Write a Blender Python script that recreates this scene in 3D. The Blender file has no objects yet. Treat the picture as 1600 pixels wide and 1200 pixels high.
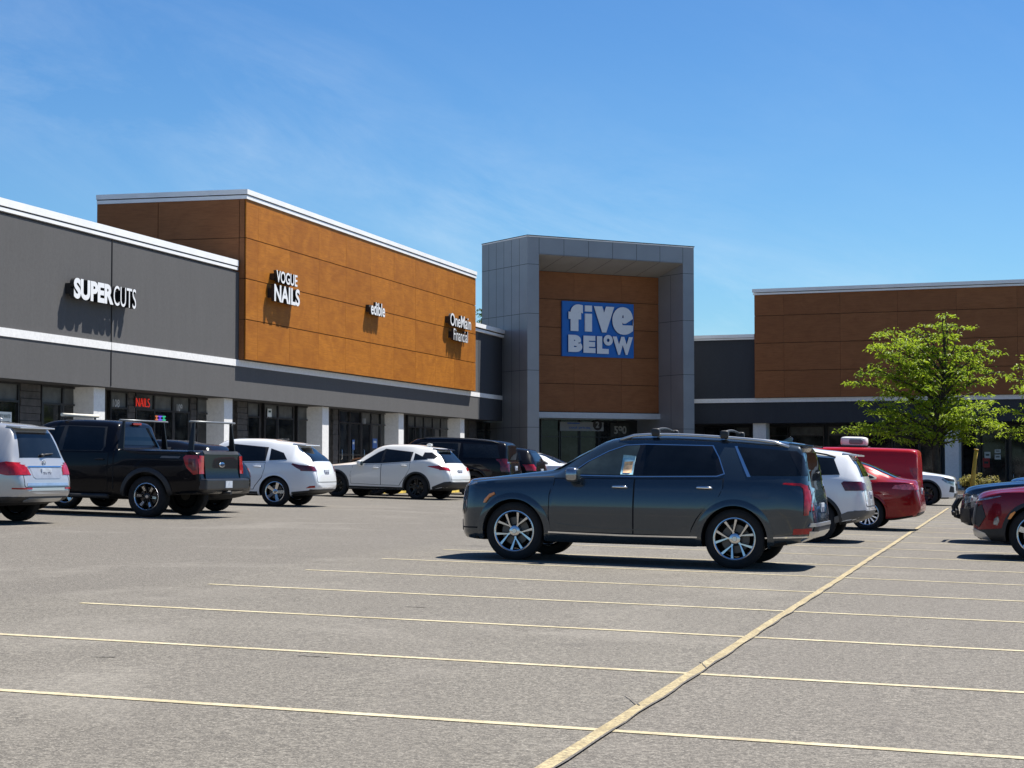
import bpy, bmesh, math, random
from mathutils import Vector, Matrix
from mathutils.bvhtree import BVHTree
R = random.Random(7)
sc = bpy.context.scene
COL = sc.collection
V = Vector
# ------------------------------------------------------------------ camera geometry (for measuring the place)
TH = math.atan(128 / 3000)
CAM = V((0, 0, 1.395))
GA, GB = -.0244, .00673
def ground_z(x, y):
    return GA * max(-40, min(45, x)) + GB * max(-12, min(130, y))
def ray(px, py):
    F = V((0, math.cos(TH), math.sin(TH))); U = V((0, -math.sin(TH), math.cos(TH)))
    return F + V((1, 0, 0)) * ((px - 800) / 3000) + U * ((600 - py) / 3000)
def on_ground(px, py):
    d = ray(px, py); t = -CAM.z / (d.z - GA * d.x - GB * d.y); return CAM + d * t
class Frame:
    """a vertical facade frame: u along the wall, o outwards, z up"""
    def __init__(s, o, d):
        s.o = V((o[0], o[1], 0)); s.t = V((d[0], d[1], 0)).normalized(); s.n = V((s.t.y, -s.t.x, 0))
        s.m = Matrix(((s.t.x, -s.n.x, 0, s.o.x), (s.t.y, -s.n.y, 0, s.o.y), (0, 0, 1, 0), (0, 0, 0, 1)))
    def uz(s, px, py, o=0):
        d = ray(px, py); t = (s.o + s.n * o - CAM).dot(s.n) / d.dot(s.n); p = CAM + d * t
        return (p - s.o).dot(s.t), p.z
    def u(s, px, o=0): return s.uz(px, 650, o)[0]
    def world(s, u, o, z): return s.o + s.t * u + s.n * o + V((0, 0, z))
LEFT = Frame((-13.5, 50.5), (.2617, 1.0))
TOWER = Frame((.787, 97.904), (.864, .503))
RIGHT = Frame((10.04, 106.0), (.92115, -.38922))
# ------------------------------------------------------------------ materials
MATS = {}
def nodes_of(name):
    m = bpy.data.materials.new(name); m.use_nodes = True
    nt = m.node_tree; b = nt.nodes['Principled BSDF']
    return m, nt, b
def N(nt, kind, **kw):
    n = nt.nodes.new(kind)
    for k, v in kw.items():
        if k.startswith('i_'): n.inputs[k[2:].replace('_', ' ')].default_value = v
        else: setattr(n, k, v)
    return n
def L(nt, a, b): nt.links.new(a, b)
def mixc(nt, fac, a, b, mode='MIX'):
    n = nt.nodes.new('ShaderNodeMix'); n.data_type = 'RGBA'; n.blend_type = mode
    for idx, val in ((0, fac), (6, a), (7, b)):
        if isinstance(val, (int, float)): n.inputs[idx].default_value = val
        elif isinstance(val, tuple): n.inputs[idx].default_value = (*val, 1)[:4]
        else: L(nt, val, n.inputs[idx])
    return n.outputs[2]
def math_n(nt, op, a, b=None, c=None):
    n = nt.nodes.new('ShaderNodeMath'); n.operation = op
    for i, val in enumerate((a, b, c)):
        if val is None: continue
        if isinstance(val, (int, float)): n.inputs[i].default_value = val
        else: L(nt, val, n.inputs[i])
    return n.outputs[0]
def noise(nt, vec, scale, detail=4, rough=.6, dist=0):
    n = N(nt, 'ShaderNodeTexNoise'); n.inputs['Scale'].default_value = scale; n.inputs['Detail'].default_value = detail
    n.inputs['Roughness'].default_value = rough; n.inputs['Distortion'].default_value = dist
    if vec is not None: L(nt, vec, n.inputs['Vector'])
    return n.outputs['Fac']
def ramp(nt, fac, a, b, ca=(0, 0, 0), cb=(1, 1, 1)):
    n = nt.nodes.new('ShaderNodeValToRGB'); e = n.color_ramp.elements
    e[0].position = a; e[1].position = b; e[0].color = (*ca, 1); e[1].color = (*cb, 1)
    L(nt, fac, n.inputs[0]); return n.outputs['Color']
def objco(nt): return N(nt, 'ShaderNodeTexCoord').outputs['Object']
def scaled(nt, vec, s):
    n = N(nt, 'ShaderNodeMapping'); n.inputs['Scale'].default_value = s; L(nt, vec, n.inputs['Vector']); return n.outputs[0]
def bump(nt, b, h, strength, dist=.02):
    n = N(nt, 'ShaderNodeBump'); n.inputs['Strength'].default_value = strength; n.inputs['Distance'].default_value = dist
    L(nt, h, n.inputs['Height']); L(nt, n.outputs[0], b.inputs['Normal'])
def mat(name, c, rough=.6, metal=0., var=.12, vs=6., coat=0., spec=.5, bumps=0., bs=40., rvar=.1):
    """a plain procedural material: base colour broken up by noise, roughness varied a little"""
    if name in MATS: return MATS[name]
    m, nt, b = nodes_of(name)
    v = objco(nt); f = noise(nt, v, vs)
    lo = tuple(x * (1 - var) for x in c); hi = tuple(min(1, x * (1 + var)) for x in c)
    L(nt, ramp(nt, f, .3, .7, lo, hi), b.inputs['Base Color'])
    g = N(nt, 'ShaderNodeMapRange'); g.inputs['To Min'].default_value = max(0, rough * (1 - rvar)); g.inputs['To Max'].default_value = min(1, rough * (1 + rvar))
    L(nt, noise(nt, v, vs * 2.3), g.inputs[0]); L(nt, g.outputs[0], b.inputs['Roughness'])
    b.inputs['Metallic'].default_value = metal; b.inputs['Coat Weight'].default_value = coat
    b.inputs['Coat Roughness'].default_value = .03; b.inputs['Specular IOR Level'].default_value = spec
    if bumps: bump(nt, b, noise(nt, v, bs), bumps, .01)
    MATS[name] = m; return m
def paint(name, c, metal=.0, rough=.28, flake=0., dust=.10, coat=1.):
    """car paint with a clear coat and a little road dust low down"""
    if name in MATS: return MATS[name]
    m, nt, b = nodes_of(name); v = objco(nt)
    sep = N(nt, 'ShaderNodeSeparateXYZ'); L(nt, v, sep.inputs[0])
    low = ramp(nt, math_n(nt, 'ADD', sep.outputs[2], math_n(nt, 'MULTIPLY', noise(nt, v, 5.), .35)), .25, .75, (1, 1, 1), (0, 0, 0))
    col = mixc(nt, math_n(nt, 'MULTIPLY', low, dust), c, (.22, .20, .17))
    if flake:
        col = mixc(nt, math_n(nt, 'MULTIPLY', noise(nt, v, 900., 1), flake), col, tuple(min(1, x * 2.2 + .02) for x in c))
    L(nt, col, b.inputs['Base Color']); b.inputs['Metallic'].default_value = metal
    L(nt, math_n(nt, 'ADD', math_n(nt, 'MULTIPLY', low, .12), rough), b.inputs['Roughness'])
    b.inputs['Coat Weight'].default_value = coat; b.inputs['Coat Roughness'].default_value = .02
    if coat < 1: b.inputs['Specular IOR Level'].default_value = .12
    MATS[name] = m; return m
def glass(name, c, rough=.02):
    """dark tinted car or shop glass: a deep base under a mirror-clear surface"""
    if name in MATS: return MATS[name]
    m, nt, b = nodes_of(name); v = objco(nt)
    L(nt, ramp(nt, noise(nt, v, 1.7), .35, .7, tuple(x * .6 for x in c), tuple(x * 1.5 for x in c)), b.inputs['Base Color'])
    b.inputs['Roughness'].default_value = rough; b.inputs['Specular IOR Level'].default_value = .36
    bump(nt, b, noise(nt, v, 1.2, 1), .02, .05)
    MATS[name] = m; return m
def emit(name, c, s):
    if name in MATS: return MATS[name]
    m, nt, b = nodes_of(name)
    v = objco(nt); L(nt, ramp(nt, noise(nt, v, 20.), .2, .8, tuple(x * .7 for x in c), c), b.inputs['Emission Color'])
    b.inputs['Base Color'].default_value = (*c, 1); b.inputs['Emission Strength'].default_value = s
    MATS[name] = m; return m
# ------------------------------------------------------------------ mesh helpers
class MB:
    def __init__(s): s.v = []; s.f = []; s.mi = []; s.sm = []
    def add(s, vs, fs, mi=0, sm=False):
        k = len(s.v); s.v += [V(p) for p in vs]
        for f in fs: s.f.append([k + i for i in f]); s.mi.append(mi); s.sm.append(sm)
        return s
    def box(s, x0, x1, y0, y1, z0, z1, mi=0):
        vs = [(x, y, z) for z in (z0, z1) for y in (y0, y1) for x in (x0, x1)]
        return s.add(vs, [(0, 2, 3, 1), (4, 5, 7, 6), (0, 1, 5, 4), (2, 6, 7, 3), (0, 4, 6, 2), (1, 3, 7, 5)], mi)
    def ob(s, u0, u1, o0, o1, z0, z1, mi=0):     # facade box, o = outwards
        return s.box(u0, u1, -o1, -o0, z0, z1, mi)
    def quad(s, a, b, c, d, mi=0): return s.add([a, b, c, d], [(0, 1, 2, 3)], mi)
    def prism(s, poly, d, mi=0, sm=False):
        """poly: list of 3-D points of a flat outline, d: extrusion vector"""
        n = len(poly); d = V(d); vs = [V(p) for p in poly] + [V(p) + d for p in poly]
        fs = [tuple(range(n))[::-1], tuple(range(n, 2 * n))] + [(i, (i + 1) % n, (i + 1) % n + n, i + n) for i in range(n)]
        return s.add(vs, fs, mi, sm)
    def tube(s, path, r, seg=8, mi=0, cap=True, sm=True):
        path = [V(p) for p in path]; rr = r if isinstance(r, (list, tuple)) else [r] * len(path)
        up = V((0, 0, 1)); vs = []; fs = []
        prev = None
        for i, p in enumerate(path):
            d = (path[min(i + 1, len(path) - 1)] - path[max(i - 1, 0)]).normalized()
            if prev is None: a = d.cross(up if abs(d.z) < .9 else V((1, 0, 0))).normalized()
            else: a = (prev - d * prev.dot(d)).normalized()
            prev = a; b = d.cross(a)
            for k in range(seg):
                t = 2 * math.pi * k / seg; vs.append(p + (a * math.cos(t) + b * math.sin(t)) * rr[i])
        for i in range(len(path) - 1):
            for k in range(seg):
                k2 = (k + 1) % seg; fs.append((i * seg + k, i * seg + k2, (i + 1) * seg + k2, (i + 1) * seg + k))
        s.add(vs, fs, mi, sm)
        if cap:
            k0 = len(s.v) - len(vs); s.f.append([k0 + i for i in range(seg)][::-1]); s.mi.append(mi); s.sm.append(False)
            e = k0 + (len(path) - 1) * seg; s.f.append([e + i for i in range(seg)]); s.mi.append(mi); s.sm.append(False)
        return s
    def lathe_y(s, prof, seg=40, mi=0, c=(0, 0, 0), sm=True):
        """prof: (y, r) revolved about the Y axis through c"""
        vs = []; fs = []; n = len(prof)
        for k in range(seg):
            t = 2 * math.pi * k / seg
            for y, r in prof: vs.append((c[0] + r * math.cos(t), c[1] + y, c[2] + r * math.sin(t)))
        for k in range(seg):
            k2 = (k + 1) % seg
            for i in range(n - 1): fs.append((k * n + i, k2 * n + i, k2 * n + i + 1, k * n + i + 1))
        return s.add(vs, fs, mi, sm)
    def blob(s, c, r, mi=0, n=12, m=8, p=1.):
        """superellipsoid: p < 1 squarer"""
        vs = []; fs = []
        sg = lambda v: math.copysign(abs(v) ** p, v)
        for i in range(m + 1):
            a = math.pi * (i / m - .5)
            for k in range(n):
                t = 2 * math.pi * k / n
                vs.append((c[0] + r[0] * sg(math.cos(a)) * sg(math.cos(t)), c[1] + r[1] * sg(math.cos(a)) * sg(math.sin(t)), c[2] + r[2] * sg(math.sin(a))))
        for i in range(m):
            for k in range(n):
                k2 = (k + 1) % n; fs.append((i * n + k, i * n + k2, (i + 1) * n + k2, (i + 1) * n + k))
        return s.add(vs, fs, mi, True)
    def keep_largest(s):
        """drops slivers cut off from the main piece"""
        p = list(range(len(s.v)))
        def find(i):
            while p[i] != i: p[i] = p[p[i]]; i = p[i]
            return i
        for f in s.f:
            a = find(f[0])
            for i in f[1:]: p[find(i)] = a
        n = {}
        for f in s.f: k = find(f[0]); n[k] = n.get(k, 0) + 1
        if len(n) > 1:
            b = max(n, key=n.get); ok = [find(f[0]) == b for f in s.f]
            s.f, s.mi, s.sm = ([x for x, o in zip(l, ok) if o] for l in (s.f, s.mi, s.sm))
        used = sorted({i for f in s.f for i in f}); m = {j: i for i, j in enumerate(used)}; s.v = [s.v[i] for i in used]; s.f = [[m[i] for i in f] for f in s.f]
        return s
    def build(s, name, mats, parent=None, angle=None, bevel=0):
        me = bpy.data.meshes.new(name); me.from_pydata([tuple(v) for v in s.v], [], s.f)
        if not isinstance(mats, (list, tuple)): mats = [mats]
        for m in mats: me.materials.append(m)
        me.polygons.foreach_set('material_index', s.mi); me.polygons.foreach_set('use_smooth', s.sm); me.update()
        if angle: me.set_sharp_from_angle(angle=math.radians(angle))
        if bevel:
            bm = bmesh.new(); bm.from_mesh(me); bmesh.ops.remove_doubles(bm, verts=bm.verts, dist=1e-5)
            es = [e for e in bm.edges if len(e.link_faces) == 2 and e.calc_face_angle(0) > .6]
            bmesh.ops.bevel(bm, geom=es, offset=bevel, segments=2, affect='EDGES', profile=.6); bm.to_mesh(me); bm.free()
        return link(name, me, parent)
def link(name, data, parent=None):
    o = bpy.data.objects.new(name, data); COL.objects.link(o)
    if parent is not None: o.parent = parent
    return o
def tag(o, label=None, cat=None, group=None, kind=None):
    for k, v in (('label', label), ('category', cat), ('group', group), ('kind', kind)):
        if v: o[k] = v
    return o
def thing(name, label, cat, m=None, group=None):
    o = link(name, None); o.empty_display_size = .3
    if m is not None: o.matrix_world = m
    return tag(o, label, cat, group)
def text_mesh(txt, bold=0., depth=.1, italic=0., spacing=1.):
    cu = bpy.data.curves.new('lettering', 'FONT'); cu.body = txt; cu.size = 1.; cu.offset = bold; cu.extrude = depth / 2
    cu.resolution_u = 6; cu.shear = italic; cu.space_character = spacing
    o = bpy.data.objects.new('lettering', cu); COL.objects.link(o); dg = bpy.context.evaluated_depsgraph_get()
    me = bpy.data.meshes.new_from_object(o.evaluated_get(dg)); COL.objects.unlink(o); bpy.data.objects.remove(o); bpy.data.curves.remove(cu)
    return me
def lettering(name, txt, box, o, mats, parent, bold=0., depth=.1, spacing=1., keep=False, mirror_back=False):
    """raised letters filling box = (u0, u1, z0, z1) on a facade frame, back at o; mats = (face, side)"""
    me = text_mesh(txt, bold, 1., spacing=spacing)
    xs = [v.co.x for v in me.vertices]; ys = [v.co.y for v in me.vertices]
    x0, x1, y0, y1 = min(xs), max(xs), min(ys), max(ys); u0, u1, z0, z1 = box
    for v in me.vertices:
        a = (v.co.x - x0) / (x1 - x0); b = (v.co.y - y0) / (y1 - y0); d = v.co.z + .5
        v.co = (u0 + a * (u1 - u0), -(o + d * depth), z0 + b * (z1 - z0))
    me.materials.clear()
    for m in mats: me.materials.append(m)
    me.update()
    for p in me.polygons: p.material_index = 0 if (p.normal.y < -.7) else min(1, len(mats) - 1); p.use_smooth = False
    ob = link(name, me, parent); return ob
# ------------------------------------------------------------------ sky, sun, camera
SUN_EL, SX, SY = math.radians(62), .80, .60
SKY_S, SUN_S, EXPO = .050, 5.0, .85
def make_world():
    w = bpy.data.worlds.new('World'); sc.world = w; w.use_nodes = True; nt = w.node_tree; nt.nodes.clear()
    out = nt.nodes.new('ShaderNodeOutputWorld'); bg = nt.nodes.new('ShaderNodeBackground'); sky = nt.nodes.new('ShaderNodeTexSky')
    sky.sky_type = 'NISHITA'; sky.sun_disc = False; sky.sun_elevation = SUN_EL; sky.sun_rotation = math.atan2(SX, SY)
    sky.altitude = 200; sky.air_density = 1.0; sky.dust_density = .25; sky.ozone_density = 2.6
    co = nt.nodes.new('ShaderNodeTexCoord').outputs['Generated']
    sep = nt.nodes.new('ShaderNodeSeparateXYZ'); L(nt, co, sep.inputs[0])
    # thin wind-drawn cirrus in a band falling from upper left to lower right
    p = math_n(nt, 'ADD', sep.outputs[2], math_n(nt, 'MULTIPLY', sep.outputs[0], .40)); q = math_n(nt, 'SUBTRACT', sep.outputs[0], math_n(nt, 'MULTIPLY', sep.outputs[2], .40))
    cv = N(nt, 'ShaderNodeCombineXYZ'); L(nt, math_n(nt, 'MULTIPLY', q, 6.), cv.inputs[0]); L(nt, sep.outputs[1], cv.inputs[1]); L(nt, math_n(nt, 'MULTIPLY', p, 22.), cv.inputs[2])
    cw = N(nt, 'ShaderNodeCombineXYZ'); L(nt, math_n(nt, 'MULTIPLY', sep.outputs[0], 9.), cw.inputs[0]); L(nt, math_n(nt, 'MULTIPLY', sep.outputs[1], 2.), cw.inputs[1]); L(nt, math_n(nt, 'MULTIPLY', sep.outputs[2], 14.), cw.inputs[2])
    c1 = ramp(nt, noise(nt, cv.outputs[0], .9, 9, .68, .6), .40, .78); c2 = ramp(nt, noise(nt, cw.outputs[0], .55, 6, .6), .36, .66)
    band = ramp(nt, math_n(nt, 'ABSOLUTE', math_n(nt, 'SUBTRACT', p, .122)), .0, .085, (1, 1, 1), (.10, .10, .10))
    cl = mixc(nt, 1., mixc(nt, 1., c1, c2, 'MULTIPLY'), band, 'MULTIPLY')
    tint = ramp(nt, sep.outputs[2], .0, .26, (.80, 1.18, 1.40), (.52, .93, 1.34))
    sk = mixc(nt, 1., sky.outputs[0], tint, 'MULTIPLY')
    col = mixc(nt, math_n(nt, 'MULTIPLY', cl, .42), sk, (10.5, 11.6, 12.2))
    L(nt, col, bg.inputs['Color']); bg.inputs['Strength'].default_value = SKY_S
    L(nt, bg.outputs[0], out.inputs[0])
    ld = bpy.data.lights.new('sun', 'SUN'); ld.energy = SUN_S; ld.angle = math.radians(.53); ld.color = (1., .955, .88)
    lo = link('sun', ld); d = V((SX * math.cos(SUN_EL), SY * math.cos(SUN_EL), math.sin(SUN_EL)))
    lo.rotation_euler = d.to_track_quat('Z', 'Y').to_euler(); lo.location = (40, 30, 80)
    cd = bpy.data.cameras.new('camera'); cd.sensor_width = 36; cd.lens = 67.5; cd.clip_end = 5000; cd.clip_start = .1
    co_ = link('camera', cd); co_.location = CAM; co_.rotation_euler = (math.pi / 2 + TH, 0, 0); sc.camera = co_
    vs = sc.view_settings; vs.view_transform = 'Standard'; vs.look = 'None'; vs.exposure = EXPO; vs.gamma = 1
make_world()
# ------------------------------------------------------------------ ground
def asphalt_mat():
    m, nt, b = nodes_of('asphalt'); v = objco(nt); sep = N(nt, 'ShaderNodeSeparateXYZ'); L(nt, v, sep.inputs[0])
    big = noise(nt, v, .12, 5, .6); mid = noise(nt, v, 1.1, 5, .65); fine = noise(nt, v, 26., 3, .75); agg = noise(nt, v, 75., 2, .8)
    vor = N(nt, 'ShaderNodeTexVoronoi'); vor.inputs['Scale'].default_value = 45.; L(nt, v, vor.inputs['Vector'])
    base = mixc(nt, ramp(nt, big, .3, .7), (.156, .141, .116), (.206, .188, .156))
    base = mixc(nt, math_n(nt, 'MULTIPLY', ramp(nt, mid, .35, .75), .5), base, (.145, .130, .107))
    # drive aisle west of the stall ends: a slightly browner, darker mat; its edge is an old paving seam
    d = math_n(nt, 'ADD', math_n(nt, 'MULTIPLY', sep.outputs[0], .964), math_n(nt, 'MULTIPLY', sep.outputs[1], -.266))
    dn = math_n(nt, 'ADD', d, math_n(nt, 'MULTIPLY', noise(nt, v, .35, 4), 1.3))
    aisle = ramp(nt, math_n(nt, 'MULTIPLY', math_n(nt, 'ADD', dn, 8.9), .5), .30, .62, (1, 1, 1), (0, 0, 0))
    base = mixc(nt, math_n(nt, 'MULTIPLY', aisle, .50), base, (.122, .109, .093))
    east = ramp(nt, math_n(nt, 'ADD', d, 2.25), .0, .12)
    base = mixc(nt, math_n(nt, 'MULTIPLY', east, .22), base, (.150, .130, .116))
    # stone speckle
    sp = mixc(nt, math_n(nt, 'MULTIPLY', ramp(nt, fine, .44, .62, (1, 1, 1), (0, 0, 0)), .72), base, (.055, .049, .041))
    sp = mixc(nt, math_n(nt, 'MULTIPLY', ramp(nt, agg, .52, .66), .48), sp, (.46, .42, .355))
    sp = mixc(nt, math_n(nt, 'MULTIPLY', ramp(nt, vor.outputs['Distance'], .0, .16, (1, 1, 1), (0, 0, 0)), .35), sp, (.42, .38, .33))
    # oil drips and soft traffic streaks along the aisle
    st = N(nt, 'ShaderNodeMapping'); st.inputs['Rotation'].default_value = (0, 0, math.radians(15.2)); st.inputs['Scale'].default_value = (.9, .05, 1); L(nt, v, st.inputs['Vector'])
    sp = mixc(nt, math_n(nt, 'MULTIPLY', ramp(nt, noise(nt, st.outputs[0], 1.4, 4), .5, .75), .25), sp, (.13, .115, .10))
    sp = mixc(nt, math_n(nt, 'MULTIPLY', ramp(nt, noise(nt, v, .55, 3, .5), .66, .76), .55), sp, (.075, .068, .060))
    sp = mixc(nt, math_n(nt, 'MULTIPLY', ramp(nt, noise(nt, v, .28, 6, .7, 1.2), .52, .66), .22), sp, (.30, .275, .235))
    sp = mixc(nt, math_n(nt, 'MULTIPLY', ramp(nt, noise(nt, v, 1.9, 5, .75, .8), .60, .72), .30), sp, (.085, .077, .066))
    L(nt, sp, b.inputs['Base Color']); b.inputs['Roughness'].default_value = .88; b.inputs['Specular IOR Level'].default_value = .3
    bump(nt, b, mixc(nt, .5, fine, agg), .55, .012); return m
def build_ground():
    xs = [-1500, -400, -120, -40] + list(range(-35, 46, 5)) + [120, 400, 1500]; ys = [-1500, -200, -60, -12] + list(range(-8, 131, 6)) + [220, 600, 1500]
    mb = MB(); k = len(xs)
    mb.add([(x, y, ground_z(x, y)) for y in ys for x in xs], [(j * k + i, j * k + i + 1, (j + 1) * k + i + 1, (j + 1) * k + i) for j in range(len(ys) - 1) for i in range(k - 1)])
    tag(mb.build('parking_lot_ground', asphalt_mat()), kind='structure')
build_ground()
LDIR = V((.2617, 1, 0)).normalized(); SDIR = V((-.9587, .2845, 0)).normalized()
def line_paint():
    m, nt, b = nodes_of('worn yellow paint'); v = objco(nt)
    c = mixc(nt, ramp(nt, noise(nt, v, 3., 5), .35, .7), (.40, .335, .19), (.58, .51, .33))
    c = mixc(nt, ramp(nt, noise(nt, v, 32., 4, .8), .50, .62, (0, 0, 0), (.85, .85, .85)), c, (.26, .225, .18))
    L(nt, c, b.inputs['Base Color']); b.inputs['Roughness'].default_value = .8; bump(nt, b, noise(nt, v, 40., 3), .4, .01); return m
PAINT = line_paint()
def spine_paint():
    m, nt, b = nodes_of('weathered ochre paint'); v = objco(nt)
    c = mixc(nt, ramp(nt, noise(nt, v, 2.5, 6, .7), .35, .68), (.34, .27, .135), (.52, .43, .245))
    c = mixc(nt, ramp(nt, noise(nt, v, 30., 4, .8), .42, .60, (0, 0, 0), (.95, .95, .95)), c, (.20, .16, .095))
    L(nt, c, b.inputs['Base Color']); b.inputs['Roughness'].default_value = .85; bump(nt, b, noise(nt, v, 50., 3), .6, .012); return m
PAINT2 = spine_paint()
def sheet(name, pts, widths, h, m, jit=0., kind='structure', shift=0.):
    """a strip laid on the ground along pts"""
    mb = MB(); vs = []; r = random.Random(len(pts) + int(pts[0][0] * 100))
    for i, p in enumerate(pts):
        d = (V(pts[min(i + 1, len(pts) - 1)]) - V(pts[max(i - 1, 0)])).normalized(); s = V((-d.y, d.x, 0)); w = widths / 2
        for sg in (-1, 1):
            q = V(p) + s * (sg * w * (1 + r.uniform(-jit, jit)) + shift); vs.append((q.x, q.y, ground_z(q.x, q.y) + h))
    mb.add(vs, [(2 * i, 2 * i + 1, 2 * i + 3, 2 * i + 2)[::-1] for i in range(len(pts) - 1)])
    return tag(mb.build(name, m), kind=kind)
# stripe / spine crossings: 2.743 m apart along the spine line (measured on the photo)
X1 = V((.47, 9.79, 0))
def lay_lines():
    for k in range(-2, 19):
        c = X1 + LDIR * (2.735 * k)
        if k < 2: c = c + V((.02, 0, 0))
        a, b = 5.84, 5.6
        pts = [c + SDIR * t for t in (a, a * .8, a * .6, a * .4, a * .2, 0, -b * .25, -b * .5, -b * .75, -b)]
        sheet('parking_stripe', pts, .088, .004, PAINT, .08)
    pts = [X1 + LDIR * (t * .35) + V((.004 * math.sin(t * .21) , 0, 0)) for t in range(-26, 150)]
    sheet('parking_spine_line', pts, .078, .008, PAINT2, .10)
    dk = mat('cracked asphalt edge', (.11, .098, .083), .95, var=.5, vs=30)
    sheet('pavement_crack', [p + V((.006 * math.sin(i * 1.7), 0, 0)) for i, p in enumerate(pts)], .012, .0115, dk, .98, shift=-.042)
    r = random.Random(3)
    for (px, py, ln) in ((655, 949, .26), (490, 1026, .22), (160, 1027, .16)):
        p = on_ground(px, py); a = r.uniform(-.5, .5); d = V((math.cos(a), math.sin(a), 0))
        sheet('pavement_crack', [p + d * (ln * (i / 6 - .5)) + V((0, r.uniform(-.02, .02), 0)) for i in range(7)], .03, .0045, dk, .8)
lay_lines()
def branch_crack():
    dk = mat('cracked asphalt edge', (.11, .098, .083), .95)
    for name_pts in (((978, 1088), (985, 1093), (992, 1099), (1000, 1105)), ((1094, 1034), (1098, 1040), (1104, 1046))):
        pts = [on_ground(*q) for q in name_pts]; sheet('pavement_crack', [V((p.x, p.y, 0)) for p in pts], .008, .012, dk, .7)
branch_crack()
# ------------------------------------------------------------------ building materials
def stucco(name, c, streak=.38):
    m, nt, b = nodes_of(name); v = objco(nt)
    s = noise(nt, scaled(nt, v, (2.2, 2.2, .35)), 1.0, 5, .7); f = noise(nt, v, 9., 5, .75)
    col = mixc(nt, math_n(nt, 'MULTIPLY', ramp(nt, s, .35, .7), streak), tuple(x * 1.08 for x in c), tuple(x * .72 for x in c))
    col = mixc(nt, math_n(nt, 'MULTIPLY', ramp(nt, f, .4, .65), .50), col, tuple(x * .78 for x in c))
    L(nt, col, b.inputs['Base Color']); b.inputs['Roughness'].default_value = .9; bump(nt, b, noise(nt, v, 60., 4, .7), .5, .01); MATS[name] = m; return m
WSEED = 0
def wood(name, c0, c1, c2):
    """stained timber-look facade panel: flowing figure, one tone per panel (attribute tint)"""
    m, nt, b = nodes_of(name); v = objco(nt)
    at = N(nt, 'ShaderNodeAttribute', attribute_name='tint'); off = N(nt, 'ShaderNodeVectorMath', operation='MULTIPLY_ADD')
    L(nt, v, off.inputs[0]); off.inputs[1].default_value = (1, 1, 1)
    comb = N(nt, 'ShaderNodeCombineXYZ'); L(nt, math_n(nt, 'MULTIPLY', at.outputs['Fac'], 37.), comb.inputs[0]); L(nt, math_n(nt, 'MULTIPLY', at.outputs['Fac'], 11.), comb.inputs[2]); L(nt, comb.outputs[0], off.inputs[2])
    w = noise(nt, scaled(nt, off.outputs[0], (.8, .8, 1.0)), .85, 4, .55, 1.9)
    g = noise(nt, scaled(nt, off.outputs[0], (1.2, 1.2, 14.)), 1.6, 5, .7, .5)
    col = mixc(nt, ramp(nt, w, .32, .68), c0, c1)
    col = mixc(nt, math_n(nt, 'MULTIPLY', ramp(nt, g, .42, .70), .6), col, c2)
    col = mixc(nt, math_n(nt, 'MULTIPLY', at.outputs['Fac'], .26), col, c2)
    L(nt, col, b.inputs['Base Color']); b.inputs['Roughness'].default_value = .6; b.inputs['Specular IOR Level'].default_value = .18; MATS[name] = m; return m
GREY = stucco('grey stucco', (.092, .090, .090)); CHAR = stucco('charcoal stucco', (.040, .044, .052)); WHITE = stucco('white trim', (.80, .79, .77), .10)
PIL = stucco('white pillar stucco', (.74, .73, .71), .12)
WOOD = wood('amber timber panel', (.35, .120, .012), (.48, .178, .018), (.215, .068, .009))
WOOD2 = wood('shaded timber panel', (.268, .104, .040), (.325, .130, .051), (.185, .070, .028))  # darker copy of the timber, shade put into its colour
COP = mat('white metal coping', (.88, .88, .87), .55, var=.05, vs=1.5); DARK = mat('dark joint', (.012, .012, .013), .8)
JOINT = mat('panel joint', (.05, .026, .012), .9); FRAME = mat('black aluminium frame', (.014, .014, .016), .35, var=.3)
BRICK = mat('dark stone pier', (.055, .050, .047), .8, var=.4, vs=5., bumps=.5, bs=14)
def shopglass():
    m, nt, b = nodes_of('shop glass'); v = objco(nt)
    n1 = noise(nt, scaled(nt, v, (1.1, 1.1, 1.6)), 1.1, 4, .6); n2 = noise(nt, scaled(nt, v, (4., 4., .5)), 1.4, 3, .6)
    c = mixc(nt, ramp(nt, n1, .42, .70), (.004, .005, .006), (.038, .040, .037)); c = mixc(nt, math_n(nt, 'MULTIPLY', ramp(nt, n2, .5, .7), .4), c, (.04, .042, .04))
    L(nt, c, b.inputs['Base Color']); b.inputs['Roughness'].default_value = .05; b.inputs['Specular IOR Level'].default_value = .28; bump(nt, b, noise(nt, v, .6, 1), .03, .1); MATS['shop glass'] = m; return m
SGLASS = shopglass(); TRANS = mat('pale transom blind', (.085, .088, .086), .5, var=.35, vs=3)
CONC = mat('concrete walk', (.36, .34, .31), .85, var=.15, vs=3., bumps=.3)
STEEL = mat('blue grey metal panel', (.265, .278, .295), .4, metal=.12, var=.08, vs=.6); STEELD = mat('metal panel seam', (.03, .035, .042), .6)
SOFF = mat('grey soffit panel', (.30, .30, .295), .6, var=.06, vs=1.)
def set_tint(o, r, faces=6):
    a = o.data.attributes.new('tint', 'FLOAT', 'FACE'); n = len(o.data.polygons); vals = []
    for i in range(n):
        if i % faces == 0: t = r.random()
        vals.append(t)
    a.data.foreach_set('value', vals)
def panels(name, us, zs, o0, o1, m, parent, r, gap=.030):
    """cladding made of separate sheets with open joints, dark behind"""
    mb = MB()
    for i in range(len(us) - 1):
        for j in range(len(zs) - 1):
            e = r.uniform(-.001, .001); mb.ob(us[i] + gap / 6, us[i + 1] - gap / 6, o0, o1 + e, zs[j] + gap / 2, zs[j + 1] - gap / 2)
    ob = mb.build(name, m, parent); set_tint(ob, r); return ob
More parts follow.
